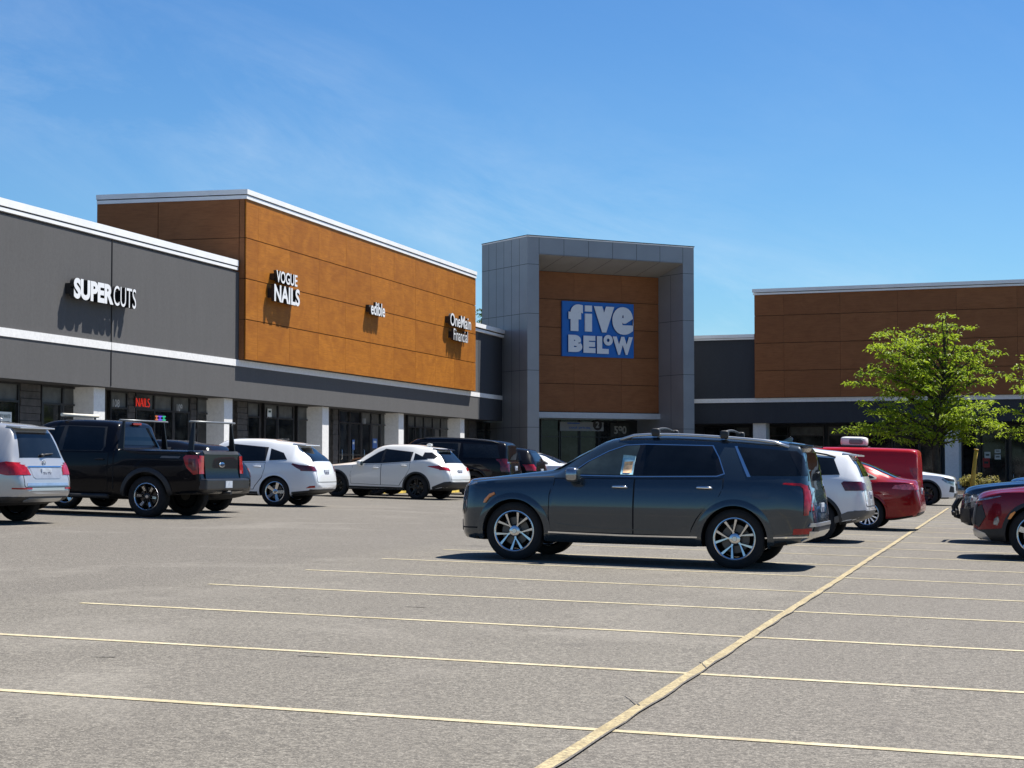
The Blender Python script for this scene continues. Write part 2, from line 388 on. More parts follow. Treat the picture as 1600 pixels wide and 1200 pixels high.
def storefront(fr, parent, items, o, z0, z1):
    """items: (px0, px1, kind) measured on the photo at the glass plane"""
    for (a, b, k) in items:
        u0, u1 = fr.u(a, o), fr.u(b, o)
        if k == 'pier':
            mb = MB(); h = (z1 - z0) / 14
            for i in range(14): mb.ob(u0 + .01 * (i % 2), u1 - .01 * (i % 2), o - .2, o + .06 + .008 * (i % 3), z0 + i * h, z0 + (i + 1) * h - .012)
            mb.build('stone_pier', BRICK, parent); continue
        w = MB(); f = .055; w.ob(u0, u0 + f, o - .02, o + .08, z0, z1); w.ob(u1 - f, u1, o - .02, o + .08, z0, z1)
        zt = z1 - .55
        for zz in (z1 - f, zt, z0): w.ob(u0 + f, u1 - f, o - .02, o + .078, zz, zz + f)
        if k in ('win', 'low'):
            w.ob(u0 + f, u1 - f, o - .02, o + .076, z0 + .75, z0 + .75 + f); win = w.build('shop_window', FRAME, parent)
        else:
            w.ob(u0 + f, u1 - f, o - .02, o + .076, z0 + 1.02, z0 + 1.10); w.ob(u0 + f, u0 + f + .1, o - .02, o + .07, z0 + f, zt); w.ob(u1 - f - .1, u1 - f, o - .02, o + .07, z0 + f, zt)
            win = w.build('shop_door', FRAME, parent)
            h = MB(); h.tube([(u0 + .24, -(o + .085), z0 + .85), (u0 + .24, -(o + .13), z0 + .9), (u0 + .24, -(o + .13), z0 + 1.25), (u0 + .24, -(o + .085), z0 + 1.3)], .015, 6); h.build('door_handle', mat('brushed steel', (.5, .5, .5), .3, 1.), win)
        MB().ob(u0 + f * .5, u1 - f * .5, o, o + .03, z0, zt + .02).build('pane', SGLASS, win)
        MB().ob(u0 + f * .5, u1 - f * .5, o, o + .03, zt + .03, z1).build('transom', TRANS if k != 'dark' else SGLASS, win)
WHITEL = mat('white sign acrylic', (.82, .82, .82), .4, var=.03); BLK = mat('black sign return', (.012, .012, .014), .45)
# ------------------------------------------------------------------ west building
def west_building():
    r = random.Random(11); F = LEFT; g = .66
    B = thing('retail_building', 'long grey stucco shop block with a raised amber timber facade and white pillars', 'building', F.m)
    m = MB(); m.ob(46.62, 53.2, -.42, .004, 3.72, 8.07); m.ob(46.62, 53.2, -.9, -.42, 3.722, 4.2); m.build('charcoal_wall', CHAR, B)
    m = MB(); m.ob(-9, 46.7, -.42, 0, 3.72, 8.07); m.ob(-9, 51.2, -.9, -.42, 3.72, 4.2); m.ob(-9, 51.2, -18, -.42, 7.5, 7.8); m.ob(-9.3, -9, -18, 0, g, 8.05); m.ob(-9.3, 51, -18.3, -18, g, 8.05)
    m.build('stucco_wall', GREY, B)
    for u in (6.43, 15.3 - 18.2): MB().ob(u, u + .022, -.01, .0235, 3.75, 8.1).build('control_joint', DARK, B)
    m = MB(); m.ob(-9, 15.82, 0, .022, 4.825, 5.05); m.ob(15.82, 53.0, 0, .02, 4.83, 5.045); m.build('band_course', WHITE, B)
    m = MB(); m.ob(-9, 15.95, -.55, .05, 8.27, 8.47); m.ob(-9, 15.93, -.5, .035, 8.13, 8.2701); m.build('cornice', COP, B); m = MB(); m.ob(45.5, 53.0, -.55, .20, 8.27, 8.47); m.ob(45.5, 53.0, -.5, .14, 8.08, 8.2701); m.build('cornice', COP, B)
    m = MB(); m.ob(-9, 15.9, -.5, .039, 8.23, 8.262); m.ob(45.6, 53, -.5, .143, 8.20, 8.26); m.ob(-9, 51, -.88, -.02, 3.705, 3.718); m.build('shadow_gap', DARK, B)
    # raised timber volume
    m = MB(); m.ob(16.14, 45.27, -5.4, .205, 5.06, 10.62); m.build('facade_core', JOINT, B)
    us = [16.11, 17.2]
    while us[-1] + 3.05 < 45.3: us.append(us[-1] + 3.05)
    us.append(45.30); zs = [5.055, 6.45, 7.86, 9.27, 10.62]
    panels('timber_cladding', us, zs, .206, .25, WOOD, B, r)
    m = MB(); os = [-5.4, -3.05, 0.0, .20]
    for i in range(3):
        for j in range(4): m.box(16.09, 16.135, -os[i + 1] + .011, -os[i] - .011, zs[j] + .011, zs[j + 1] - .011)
    set_tint(m.build('side_cladding', WOOD2, B), r); m = MB()  # sides of the amber volume take the darker timber, their shade painted in
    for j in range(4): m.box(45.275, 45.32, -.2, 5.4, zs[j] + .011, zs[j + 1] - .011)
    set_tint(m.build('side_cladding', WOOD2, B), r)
    m = MB(); m.ob(16.06, 45.36, -5.42, .31, 10.78, 10.95); m.ob(16.075, 45.34, -5.40, .285, 10.62, 10.745); m.build('parapet_coping', COP, B)
    MB().ob(16.09, 45.33, -5.4, .262, 10.745, 10.78).build('coping_gap', DARK, B)
    # pillars
    for u in (-3.68 - .0, 5.84, 15.44, 25.05, 34.63, 44.3):
        m = MB(); m.ob(u, u + .72, -.9, -.24, g, 3.72); m.build('pillar', PIL, B)
    # shop fronts
    o = -.92
    MB().ob(-9, 51, o - .25, o - .05, g, 3.9).build('backing_wall', BRICK, B)
    it = [(-75, -20, 'win'), (-20, 26, 'win'), (28, 60, 'pier'), (61, 95, 'door'), (95, 118, 'win'), (169, 196, 'win'), (197, 208, 'pier'), (209, 238, 'win'), (238, 267, 'win'), (267, 294, 'door'), (295, 304, 'pier'), (305, 324, 'win'),
          (368, 384, 'pier'), (384, 403, 'win'), (410, 432, 'door'), (432, 456, 'win'), (462, 482, 'win'), (518, 526, 'pier'), (527, 544, 'dark'), (544, 562, 'dark'), (562, 578, 'door'), (578, 593, 'dark'), (593, 603, 'win'),
          (635, 647, 'win'), (647, 660, 'win'), (660, 674, 'win'), (674, 687, 'win'), (687, 700, 'win'), (731, 742, 'pier'), (742, 756, 'dark'), (756, 770, 'dark')]
    storefront(F, B, it, o, g + .14, 3.70)
    # numbers and notices on the glass
    NUMW = mat('grey vinyl number', (.40, .41, .42), .5)
    def num(txt, px, py, w, h, mm=NUMW, oo=-.835):
        u, z = F.uz(px, py, oo); lettering('unit_number', txt, (u - w * .42, u + w * .42, z - h * .42, z + h * .42), oo, (mm,), B, .02, .004)
    num('108', 181.5, 630, .55, .28); num('109', 280.5, 637, .52, .28); num('111', 420.5, 648, .45, .26); num('110', 569, 658, .45, .28)
    NEON = emit('red neon tube', (1., .05, .03), .19)
    u, z = F.uz(222, 629, -.835); t = thing('neon_sign', 'red glowing tube letters hung inside a shop window of the grey block', 'neon sign', F.m @ Matrix.Translation((u, .835, z)))
    lettering('neon_letters', 'NAILS', (-.48, .48, -.135, .135), .02, (NEON,), t, -.022, .02)
    b = MB(); b.ob(-.54, .54, .0, .012, -.18, .18); b.build('backing_board', BLK, t)
    u, z = F.uz(249.5, 653, -.835); t = thing('lit_window_sign', 'small lit sign of red, violet and green tubes in a shop window above the pickup', 'lit sign', F.m @ Matrix.Translation((u, .835, z)))
    MB().ob(-.40, .40, 0, .012, -.11, .11).build('backing_board', BLK, t)
    for k, (cl_, a_, b_) in enumerate((((.9, .25, .1), -.36, -.22), ((.25, .12, 1.), -.18, .10), ((.05, .7, .35), .14, .36))):
        q = MB()
        for zz in (-.06, .05): q.tube([(a_, -.03, zz), (b_, -.03, zz)], .022, 8)
        q.tube([((a_ + b_) / 2, -.03, -.06), ((a_ + b_) / 2, -.03, .05)], .02, 8); q.build('light_tube', emit('lit tube ' + str(k), cl_, .28), t)
    PAPER = mat('white notice paper', (.62, .66, .66), .7, var=.1); TXT = mat('dark print', (.02, .05, .05), .7); BLUE = mat('blue notice', (.05, .13, .35), .6)
    u, z = F.uz(9, 655, -.84); t = thing('window_notice', 'pale poster with two lines of dark print low in the leftmost window', 'notice', F.m @ Matrix.Translation((u, .836, z)))
    MB().ob(-.42, .30, 0, .006, -.24, .20).build('sheet', PAPER, t)
    lettering('print', 'HELP WANTED', (-.36, .24, .03, .13), .007, (TXT,), t, .01, .002); lettering('print', 'WE ARE OPEN', (-.30, .2, -.14, -.05), .007, (TXT,), t, .01, .002)
    for (px, py, w, h, mm, lb) in ((585.5, 693, .62, .42, BLUE, 'blue notice taped low on the dark shop door by the third pillar'), (552, 695, .30, .42, BLUE, 'small pale blue notice left of a larger blue one on dark shop doors'), (421, 645, .4, .3, PAPER, 'small pale notice high on the door behind the white parked crossover')):
        u, z = F.uz(px, py, -.84); t = thing('window_notice', lb, 'notice', F.m @ Matrix.Translation((u, .836, z))); MB().ob(-w / 2, w / 2, 0, .006, -h / 2, h / 2).build('sheet', mm, t)
        MB().ob(-w * .3, w * .3, .007, .009, h * .05, h * .28).build('print', PAPER if mm is BLUE else TXT, t)
    # wall signs
    def sign(lb, parts, ob_=0.):
        t = thing('wall_sign', lb, 'shop sign', F.m)
        for (txt, a, b_, bold, dep, o0, race, mats) in parts:
            (u0, z0), (u1, z1) = a, b_
            lettering('letters', txt, (u0, u1, z0, z1), o0 + ob_, mats, t, bold, dep)
            if race: MB().ob(u0 + .05, u1 - .05, ob_ + .0, ob_ + o0, z0 + (z1 - z0) * .22, z0 + (z1 - z0) * .74).build('raceway', BLK, t)
        return t
    s = sign('white capital letters, first half heavy and second half thin, on grey stucco', [('SUPER', (3.52, 6.11), (5.97, 6.70), .05, .13, .17, 1, (WHITEL, BLK)), ('CUTS', (5.985, 6.11), (7.47, 6.70), .0, .13, .17, 1, (WHITEL, BLK))])
    sign('two line white capital letters near the left end of the amber facade', [('VOGUE', (18.25, 7.93), (20.3, 8.36), .02, .12, .16, 1, (WHITEL, BLK)), ('NAILS', (18.05, 7.23), (20.55, 7.85), .03, .12, .16, 1, (WHITEL, BLK))], .25)
    sign('short white lower case word in the middle of the amber facade', [('edible', (28.70, 7.58), (30.5, 8.12), .02, .11, .14, 1, (WHITEL, BLK))], .25)
    sign('two line white sign with smaller second line near the right end of the amber facade', [('OneMain', (40.0, 7.93), (43.5, 8.52), .01, .12, .16, 1, (WHITEL, BLK)), ('Financial', (40.55, 7.28), (42.95, 7.83), .0, .12, .16, 1, (WHITEL, BLK))], .25)
    # walk
    mb = MB(); vs = []
    for u in range(-10, 54, 4):
        for (oo, zz) in ((1.15, -.3), (1.15, .13), (-1.0, .13)):
            p = F.world(u, oo, 0); vs.append((p.x, p.y, ground_z(p.x, p.y) + zz))
    n = len(vs) // 3
    mb.add(vs, [(3 * i + k, 3 * i + 3 + k, 3 * i + 4 + k, 3 * i + 1 + k) for i in range(n - 1) for k in (0, 1)])
    tag(mb.build('sidewalk', CONC), kind='structure')
west_building()
# ------------------------------------------------------------------ entrance tower
def tower():
    F = TOWER; r = random.Random(5); g = .5
    B = thing('entrance_tower', 'tall blue grey metal clad entrance portal framing brown timber panels', 'building', F.m)
    m = MB(); D = -4.75
    m.ob(0, .69, D, 0, g, 13.14); m.ob(9.72, 10.43, D, 0, g, 13.14); m.ob(.69, 9.72, D, 0, 12.26, 13.14)
    m.ob(.69, 9.72, D, -2.36, 11.7, 12.26)
    m.build('portal_frame', STEEL, B)
    m = MB(); e = .004
    for z in (11.72, 9.19, 6.28, 3.36):
        for (a, b) in ((0, .69), (9.72, 10.43)): m.ob(a, b, -.01, e, z, z + .022)
        m.box(-e, .01, 0, 4.74, z, z + .022); m.box(9.716, 9.73, 0, 2.31, z, z + .022); m.box(10.42, 10.43 + e, 0, 4.74, z, z + .022)
    for u in (.70, 2.2, 3.71, 5.21, 6.72, 8.22, 9.71): m.ob(u - .011, u + .011, -.01, e, 12.28, 13.12)
    for o in (.8, 1.6, 2.4, 3.2, 4.0): m.box(-e, .01, o, o + .016, g, 13.1)
    m.box(9.716, 9.73, 1.15, 1.17, g, 11.7)
    m.build('panel_joint', STEELD, B)
    m = MB(); m.ob(-.03, 10.46, D, .04, 13.19, 13.23, 1); m.ob(-.015, 10.445, D, .02, 13.14, 13.19, 0); m.build('coping', [COP, STEELD], B)
    # sloped soffit
    m = MB(); m.prism([(.69, 0, 12.255), (.69, 2.36, 11.69), (.69, 2.36, 11.75), (.69, 0, 12.3)], (9.03, 0, 0)); m.build('sloped_soffit', SOFF, B)
    m = MB()
    for u in (2.2, 3.71, 5.21, 6.72, 8.22): m.prism([(u, .02, 12.246), (u, 2.3, 11.699), (u, 2.3, 11.706), (u, .02, 12.253)], (.02, 0, 0))
    m.build('soffit_joint', STEELD, B)
    MB().ob(.69, 9.72, -2.6, -2.36, 4.22, 11.7).build('facade_core', JOINT, B)
    ua, ub = F.uz(897, 550, -2.31)[0], F.uz(971, 550, -2.31)[0]
    panels('timber_cladding', [.70, ua, ub, 9.71], [4.25, 5.75, 7.24, 8.73, 10.22, 11.69], -2.36, -2.31, WOOD2, B, r)
    m = MB(); m.ob(.69, 9.72, -4.4, -2.18, 3.93, 4.23); m.build('entrance_canopy', mat('pale canopy metal', (.50, .52, .53), .5, var=.05), B)
    # entrance glazing, deep in shade
    o = -4.4; MB().ob(.69, 9.72, o - .3, o - .05, g, 3.93).build('entrance_wall', FRAME, B)
    for i in range(6):
        u0 = .9 + i * 1.25; w = MB(); f = .05
        w.ob(u0, u0 + f, o, o + .08, g, 3.9); w.ob(u0 + 1.2 - f, u0 + 1.2, o, o + .08, g, 3.9); w.ob(u0 + f, u0 + 1.2 - f, o, o + .078, 2.95, 3.0); w.ob(u0 + f, u0 + 1.2 - f, o, o + .078, 3.86, 3.9)
        win = w.build('entrance_door' if i in (2, 3) else 'entrance_window', FRAME, B); MB().ob(u0 + .02, u0 + 1.18, o, o + .03, g, 3.88).build('pane', SGLASS, win)
    # banner and street number
    PAPER = mat('white banner vinyl', (.27, .29, .32), .6, var=.06)
    u0, z0 = F.uz(875, 673, -4.25); u1, z1 = F.uz(943, 660, -4.25)
    t = thing('door_banner', 'pale banner with blue print over the entrance doors under the tower', 'banner', F.m)
    MB().ob(u0, u1, -4.27, -4.25, z0, z1).build('sheet', PAPER, t)
    BL = mat('blue print', (.02, .10, .40), .6)
    lettering('print', 'cool prices.', (u0 + (u1 - u0) * .2, u0 + (u1 - u0) * .71, z0 + .08, z0 + .26), -4.249, (BL,), t, .02, .004)
    lettering('print', 'hot stuff.', (u0 + (u1 - u0) * .18, u0 + (u1 - u0) * .45, z1 - .16, z1 - .04), -4.249, (BL,), t, .02, .004) if False else None
    MB().ob(u0 + (u1 - u0) * .17, u0 + (u1 - u0) * .45, -4.249, -4.245, z1 - .10, z1 - .03).build('print_bar', BL, t)
    uc = u0 + (u1 - u0) * .86; zc = (z0 + z1) / 2 + .1
    MB().lathe_y([(4.24, .0), (4.24, .30), (4.255, .30)], 24, 0, (uc, 0, zc)).build('round_patch', mat('dark print disc', (.03, .03, .035), .6), t)
    lettering('digit', '2', (uc - .13, uc + .11, zc - .16, zc + .18), -4.235, (PAPER,), t, .03, .004)
    un, zn = F.uz(969, 672, -4.3); t = thing('street_number', 'white raised street number on the dark wall right of the entrance banner', 'house number', F.m)
    MB().ob(un - .62, un + .62, -4.37, -4.32, zn - .38, zn + .38).build('plate', mat('dark plate', (.03, .032, .03), .5), t)
    lettering('digits', '590', (un - .40, un + .40, zn - .22, zn + .22), -4.32, (mat('dull number face', (.36, .36, .34), .5),), t, .02, .05)
    # the blue square sign
    def bx(px, py): return F.uz(px, py, -2.2)
    (a, zt), (b, _), (_, zb) = bx(878.3, 470), bx(990, 476), bx(990, 560.5)
    zt, zb = 10.15, 7.21
    t = thing('square_sign', 'large square blue sign with chunky pale letters on the tower timber', 'shop sign', F.m)
    BLUE = mat('blue sign panel', (.003, .135, .50), .45, var=.04); LET = mat('pale sign letter', (.80, .81, .83), .45, var=.03); SIDE = mat('blue letter return', (.02, .06, .22), .5)
    MB().ob(a, b, -2.31, -2.19, zb, zt).build('panel', BLUE, t, bevel=.015)
    W = b - a; H = zt - zb
    def bxu(x0, x1, y0, y1):     # picture coordinates inside the sign, 0..448 by 0..363
        return (a + W * x0 / 448, a + W * x1 / 448, zt - H * y1 / 363, zt - H * y0 / 363)
    for ch, bb, bold in (('f', (33, 122, 20, 196), .075), ('v', (190, 318, 26, 198), .085), ('e', (306, 440, 24, 208), .085),
                         ('B', (32, 118, 222, 334), .075), ('E', (125, 200, 224, 337), .075), ('L', (209, 283, 224, 340), .075), ('o', (250, 308, 214, 284), .06), ('W', (308, 436, 222, 342), .07)):
        lettering('letter', ch, bxu(*bb), -2.19, (LET, SIDE), t, bold, .09 if ch != 'o' else .10)
    m = MB()
    for bb in ((136, 179, 78, 196), (136, 179, 24, 64)):
        q = bxu(*bb); m.ob(q[0], q[1], -2.19, -2.10, q[2], q[3])
    m.build('letter', LET, t, bevel=.012)
tower()
# ------------------------------------------------------------------ north building
def north_building():
    F = RIGHT; r = random.Random(9); g = -.6
    B = thing('retail_building', 'low charcoal stucco shop block with a raised brown timber facade behind the green trees', 'building', F.m)
    m = MB(); m.ob(-4, 34, -.4, 0, 3.72, 8.30); m.ob(-4, 34, -3.2, -.4, 3.72, 4.1); m.ob(-4, 34, -16, -.4, 7.5, 7.8); m.ob(33.7, 34, -16, -.4, g, 7.5); m.build('stucco_wall', CHAR, B)
    m = MB(); m.ob(-4, 34, 0, .08, 4.85, 5.08); m.build('band_course', WHITE, B)
    m = MB(); m.ob(-4, 3.5, -.55, .18, 8.40, 8.58); m.ob(-4, 3.5, -.5, .12, 8.30, 8.38); m.build('cornice', COP, B)
    MB().ob(3.58, 33, -5.2, .16, 5.085, 10.70).build('facade_core', JOINT, B)
    us = [3.55, 5.17, 8.26, 11.34, 14.42, 17.53, 20.6, 23.7, 26.8, 29.9, 33.02]; zs = [5.09, 6.56, 8.06, 9.56, 10.70]
    panels('timber_cladding', us, zs, .161, .20, WOOD2, B, r)
    m = MB()
    for j in range(4): m.box(3.53, 3.575, -.19, 5.2, zs[j] + .01, zs[j + 1] - .01)
    set_tint(m.build('side_cladding', WOOD2, B), r)
    m = MB(); m.ob(3.45, 33.1, -5.3, .36, 10.84, 11.02); m.ob(3.49, 33.05, -5.25, .30, 10.70, 10.80); m.build('parapet_coping', COP, B)
    for u in (3.31, 13.69, 23.9): MB().ob(u, u + .72, -.95, -.2, g, 3.72).build('pillar', PIL, B)
    o = -3.0; MB().ob(-4, 34, o - .25, o - .05, g, 3.9).build('backing_wall', CHAR, B)
    it = [(1100, 1125, 'dark'), (1125, 1150, 'dark'), (1150, 1172, 'win'), (1200, 1232, 'dark'), (1234, 1288, 'win'), (1294, 1345, 'win'), (1347, 1395, 'win'), (1397, 1436, 'win'), (1437, 1470, 'win'), (1500, 1532, 'dark'), (1534, 1572, 'win'), (1576, 1620, 'dark')]
    storefront(F, B, it, o, g + .3, 3.60)
    PAPER = mat('white notice paper', (.62, .66, .66), .7)
    for (px, py, w, h, mm, lb) in ((1543, 711, .32, .34, PAPER, 'pale notice above a red one in the window right of the yellow post'), (1541, 723, .36, .5, mat('red notice', (.40, .03, .03), .6), 'red notice in the window right of the yellow post'),
                                   (1559, 705, .32, .2, PAPER, 'upper of two pale notices right of the red notice in the shop window'), (1559, 714, .32, .26, PAPER, 'lower of two pale notices right of the red notice in the shop window')):
        u, z = F.uz(px, py, -2.9); t = thing('window_notice', lb, 'notice', F.m @ Matrix.Translation((u, 2.9, z))); MB().ob(-w / 2, w / 2, 0, .006, -h / 2, h / 2).build('sheet', mm, t)
        MB().ob(-w * .3, w * .3, .007, .009, -h * .1, h * .15).build('print', mat('dark print', (.02, .05, .05), .7), t)
    vs = []; mb = MB()
    for u in range(-4, 40, 4):
        for (oo, zz) in ((2.6, -.3), (2.6, .14), (-3.1, .14)):
            p = F.world(u, oo, 0); vs.append((p.x, p.y, ground_z(p.x, p.y) + zz))
    n = len(vs) // 3
    mb.add(vs, [(3 * i + k, 3 * i + 3 + k, 3 * i + 4 + k, 3 * i + 1 + k) for i in range(n - 1) for k in (0, 1)]); tag(mb.build('sidewalk', CONC), kind='structure')
north_building()
# ------------------------------------------------------------------ vehicles
def pchip(keys):
    xs = [k[0] for k in keys]; ys = [k[1] for k in keys]; n = len(xs)
    h = [xs[i + 1] - xs[i] for i in range(n - 1)]; d = [(ys[i + 1] - ys[i]) / h[i] for i in range(n - 1)]
    m = [d[0]] + [0] * (n - 2) + [d[-1]]
    for i in range(1, n - 1):
        if d[i - 1] * d[i] > 0:
            w1 = 2 * h[i] + h[i - 1]; w2 = h[i] + 2 * h[i - 1]; m[i] = (w1 + w2) / (w1 / d[i - 1] + w2 / d[i])
    def f(x):
        if x <= xs[0]: return ys[0]
        if x >= xs[-1]: return ys[-1]
        i = max(k for k in range(n - 1) if xs[k] <= x); t = (x - xs[i]) / h[i]
        return (2*t**3 - 3*t**2 + 1) * ys[i] + (t**3 - 2*t**2 + t) * h[i] * m[i] + (-2*t**3 + 3*t**2) * ys[i + 1] + (t**3 - t**2) * h[i] * m[i + 1]
    return f
TYRE = mat('tyre rubber', (.009, .009, .010), .85, var=.3, vs=9, bumps=.2, bs=30)
WELL = mat('wheel well liner', (.006, .006, .007), .95)
ALLOY = mat('machined alloy', (.62, .63, .65), .22, 1., var=.06); ALLOYD = mat('dark alloy pocket', (.018, .018, .02), .4, .5); BRAKE = mat('brake steel', (.12, .11, .10), .5, .8)
BLACKW = mat('gloss black alloy', (.012, .012, .013), .25, .3)
CHROME = mat('bright chrome', (.72, .73, .75), .12, 1., var=.04); TRIM = mat('black plastic trim', (.020, .020, .021), .55, var=.2); SEAM = mat('door gap', (.004, .004, .005), .9)
GLASS = glass('tinted car glass', (.006, .008, .011)); GLASSL = glass('lighter car glass', (.040, .056, .060))
REDL = mat('red tail lens', (.33, .004, .006), .15, var=.35, vs=14, coat=.4); REDD = mat('dark red tail lens', (.10, .004, .007), .15, var=.5, vs=14, coat=.4); AMBER = mat('amber lens', (.75, .24, .03), .2, var=.2, coat=1.)
LAMP = mat('clear lamp lens', (.24, .26, .28), .08, .4, var=.7, vs=22, coat=1.); PLATE = mat('licence plate', (.50, .54, .60), .4, var=.25, vs=12); PLTXT = mat('plate print', (.04, .05, .12), .5)
SILV = mat('silver bumper trim', (.52, .53, .54), .3, .8, var=.06)
WHEELS = {}
def wheel_meshes(kind, Rt, wd, Rr):
    key = (kind, Rt, wd, Rr)
    if key in WHEELS: return WHEELS[key]
    hw = wd / 2
    t = MB(); prof = [(-hw * .86, Rr), (-hw, Rr + (Rt - Rr) * .45), (-hw * .93, Rt - .03), (-hw * .72, Rt)]
    for i in range(5): y = -hw * .6 + i * hw * .3; prof += [(y - .012, Rt), (y - .006, Rt - .009), (y + .006, Rt - .009), (y + .012, Rt)]
    prof += [(hw * .72, Rt), (hw * .93, Rt - .03), (hw, Rr + (Rt - Rr) * .45), (hw * .93, Rr + .012), (hw * .84, Rr), (hw * .5, Rr - .015)]
    t.lathe_y(prof, 48)
    rim = MB(); face = hw * .78
    lip = 0 if kind != 'black' else 2
    rim.lathe_y([(hw * .86, Rr + .004), (hw * .88, Rr - .008), (hw * .80, Rr - .020), (hw * .4, Rr - .034), (-hw * .8, Rr - .03)], 48, lip)
    rim.lathe_y([(hw * .80, Rr - .020), (hw * .3, Rr - .036), (-hw * .8, Rr - .032)], 48, 1)
    def P(r, a, y): return V((r * math.sin(a), y, r * math.cos(a)))
    def bar(r0, a0, r1, a1, w0, w1, y0, y1, dep, mi):
        d = (P(r1, a1, 0) - P(r0, a0, 0)).normalized(); s = V((d.z, 0, -d.x))
        a = [P(r0, a0, y0) - s * w0, P(r0, a0, y0) + s * w0, P(r1, a1, y1) + s * w1, P(r1, a1, y1) - s * w1]
        b = [p - V((0, dep, 0)) + (s * (w * .35) * (-1 if i in (0, 3) else 1)) for i, (p, w) in enumerate(zip(a, (w0, w0, w1, w1)))]
        rim.add(a + b, [(0, 1, 2, 3)], mi); k = 8
        rim.add(a + b, [(0, 4, 5, 1), (1, 5, 6, 2), (2, 6, 7, 3), (3, 7, 4, 0)], 1 if kind != 'alloy' else mi)
    y0 = face * .72; y1 = face * .98
    if kind == 'y5':
        for i in range(5):
            a = 2 * math.pi * i / 5 + .1
            bar(.03, a, Rr * .42, a, .012, .012, y0, y0 * 1.1, .05, 0)
            for sg in (-1, 1):
                bar(Rr * .36, a + sg * .05, Rr - .012, a + sg * .30, .007, .016, y0 * 1.08, y1, .045, 0)
    elif kind == 'alloy':
        for i in range(5):
            a = 2 * math.pi * i / 5; bar(.03, a, Rr - .012, a, .030, .042, y0, y1, .05, 0)
    elif kind == 'multi':
        for i in range(14):
            a = 2 * math.pi * i / 14; bar(.04, a, Rr - .012, a, .010, .015, y0, y1, .05, 0)
    elif kind == 'truck':
        for i in range(6):
            a = 2 * math.pi * i / 6
            for sg in (-1, 1): bar(.06, a + sg * .3, Rr - .012, a + sg * .16, .010, .014, y0, y1, .05, 2)
            bar(Rr * .45, a + .09, Rr * .8, a + .06, .006, .008, y0 + .012, y1 + .004, .006, 0); bar(Rr * .45, a - .09, Rr * .8, a - .06, .006, .008, y0 + .012, y1 + .004, .006, 0)
    else:
        for i in range(5):
            a = 2 * math.pi * i / 5
            for sg in (-1, 1): bar(.04, a + sg * .25, Rr - .012, a + sg * .2, .018, .022, y0, y1, .05, 2)
    rim.lathe_y([(y0 - .05, .075), (y0 + .006, .070), (y0 + .014, .055), (y0 + .014, 0)], 20, 0 if kind in ('y5', 'alloy', 'multi') else 2)
    rim.lathe_y([(y0 + .016, .034), (y0 + .022, .030), (y0 + .022, 0)], 14, 0 if kind != 'black' else 2)
    hub = MB(); hub.lathe_y([(-hw * .9, 0), (-hw * .9, .10), (hw * .0, .10), (hw * .02, Rr * .68), (hw * .12, Rr * .68), (hw * .12, .09), (hw * .3, .07), (hw * .3, 0)], 32, 0)
    hub.lathe_y([(-hw * .75, .1), (-hw * .70, Rr - .035), (-hw * .6, Rr - .035)], 32, 1)
    mts = [ALLOY, ALLOYD, BLACKW]
    o1 = t.build('tyre', TYRE, None, 35); o2 = rim.build('rim', mts, None, 30); o3 = hub.build('wheel', [BRAKE, WELL], None, 30)
    ms = (o3.data, o1.data, o2.data)
    for o in (o1, o2, o3): COL.objects.unlink(o); bpy.data.objects.remove(o)
    WHEELS[key] = ms; return ms
def pose(front, rear, half_y, flip=False):
    """matrix of a car (origin mid-wheelbase, +X forward, +Y its left) from two ground contacts of its near-side wheels"""
    f = V(front); b = V(rear); d = (f - b); d.z = 0; d.normalize(); return pose2((f + b) / 2, d, half_y)
def pose2(mid, d, off=0.):
    d = V((d[0], d[1], 0)).normalized(); l = V((-d.y, d.x, 0)); m = V((mid[0], mid[1], 0)) - l * off
    n = V((-GA, -GB, 1)).normalized(); x = (d - n * d.dot(n)).normalized(); y = n.cross(x); z0 = ground_z(m.x, m.y)
    return Matrix(((x.x, y.x, n.x, m.x), (x.y, y.y, n.y, m.y), (x.z, y.z, n.z, z0), (0, 0, 0, 1)))
SIDE = [(0, .955), (.06, .975), (.22, .988), (.42, 1.0), (.62, 1.0), (.80, .990), (.92, .978), (1, .955)]
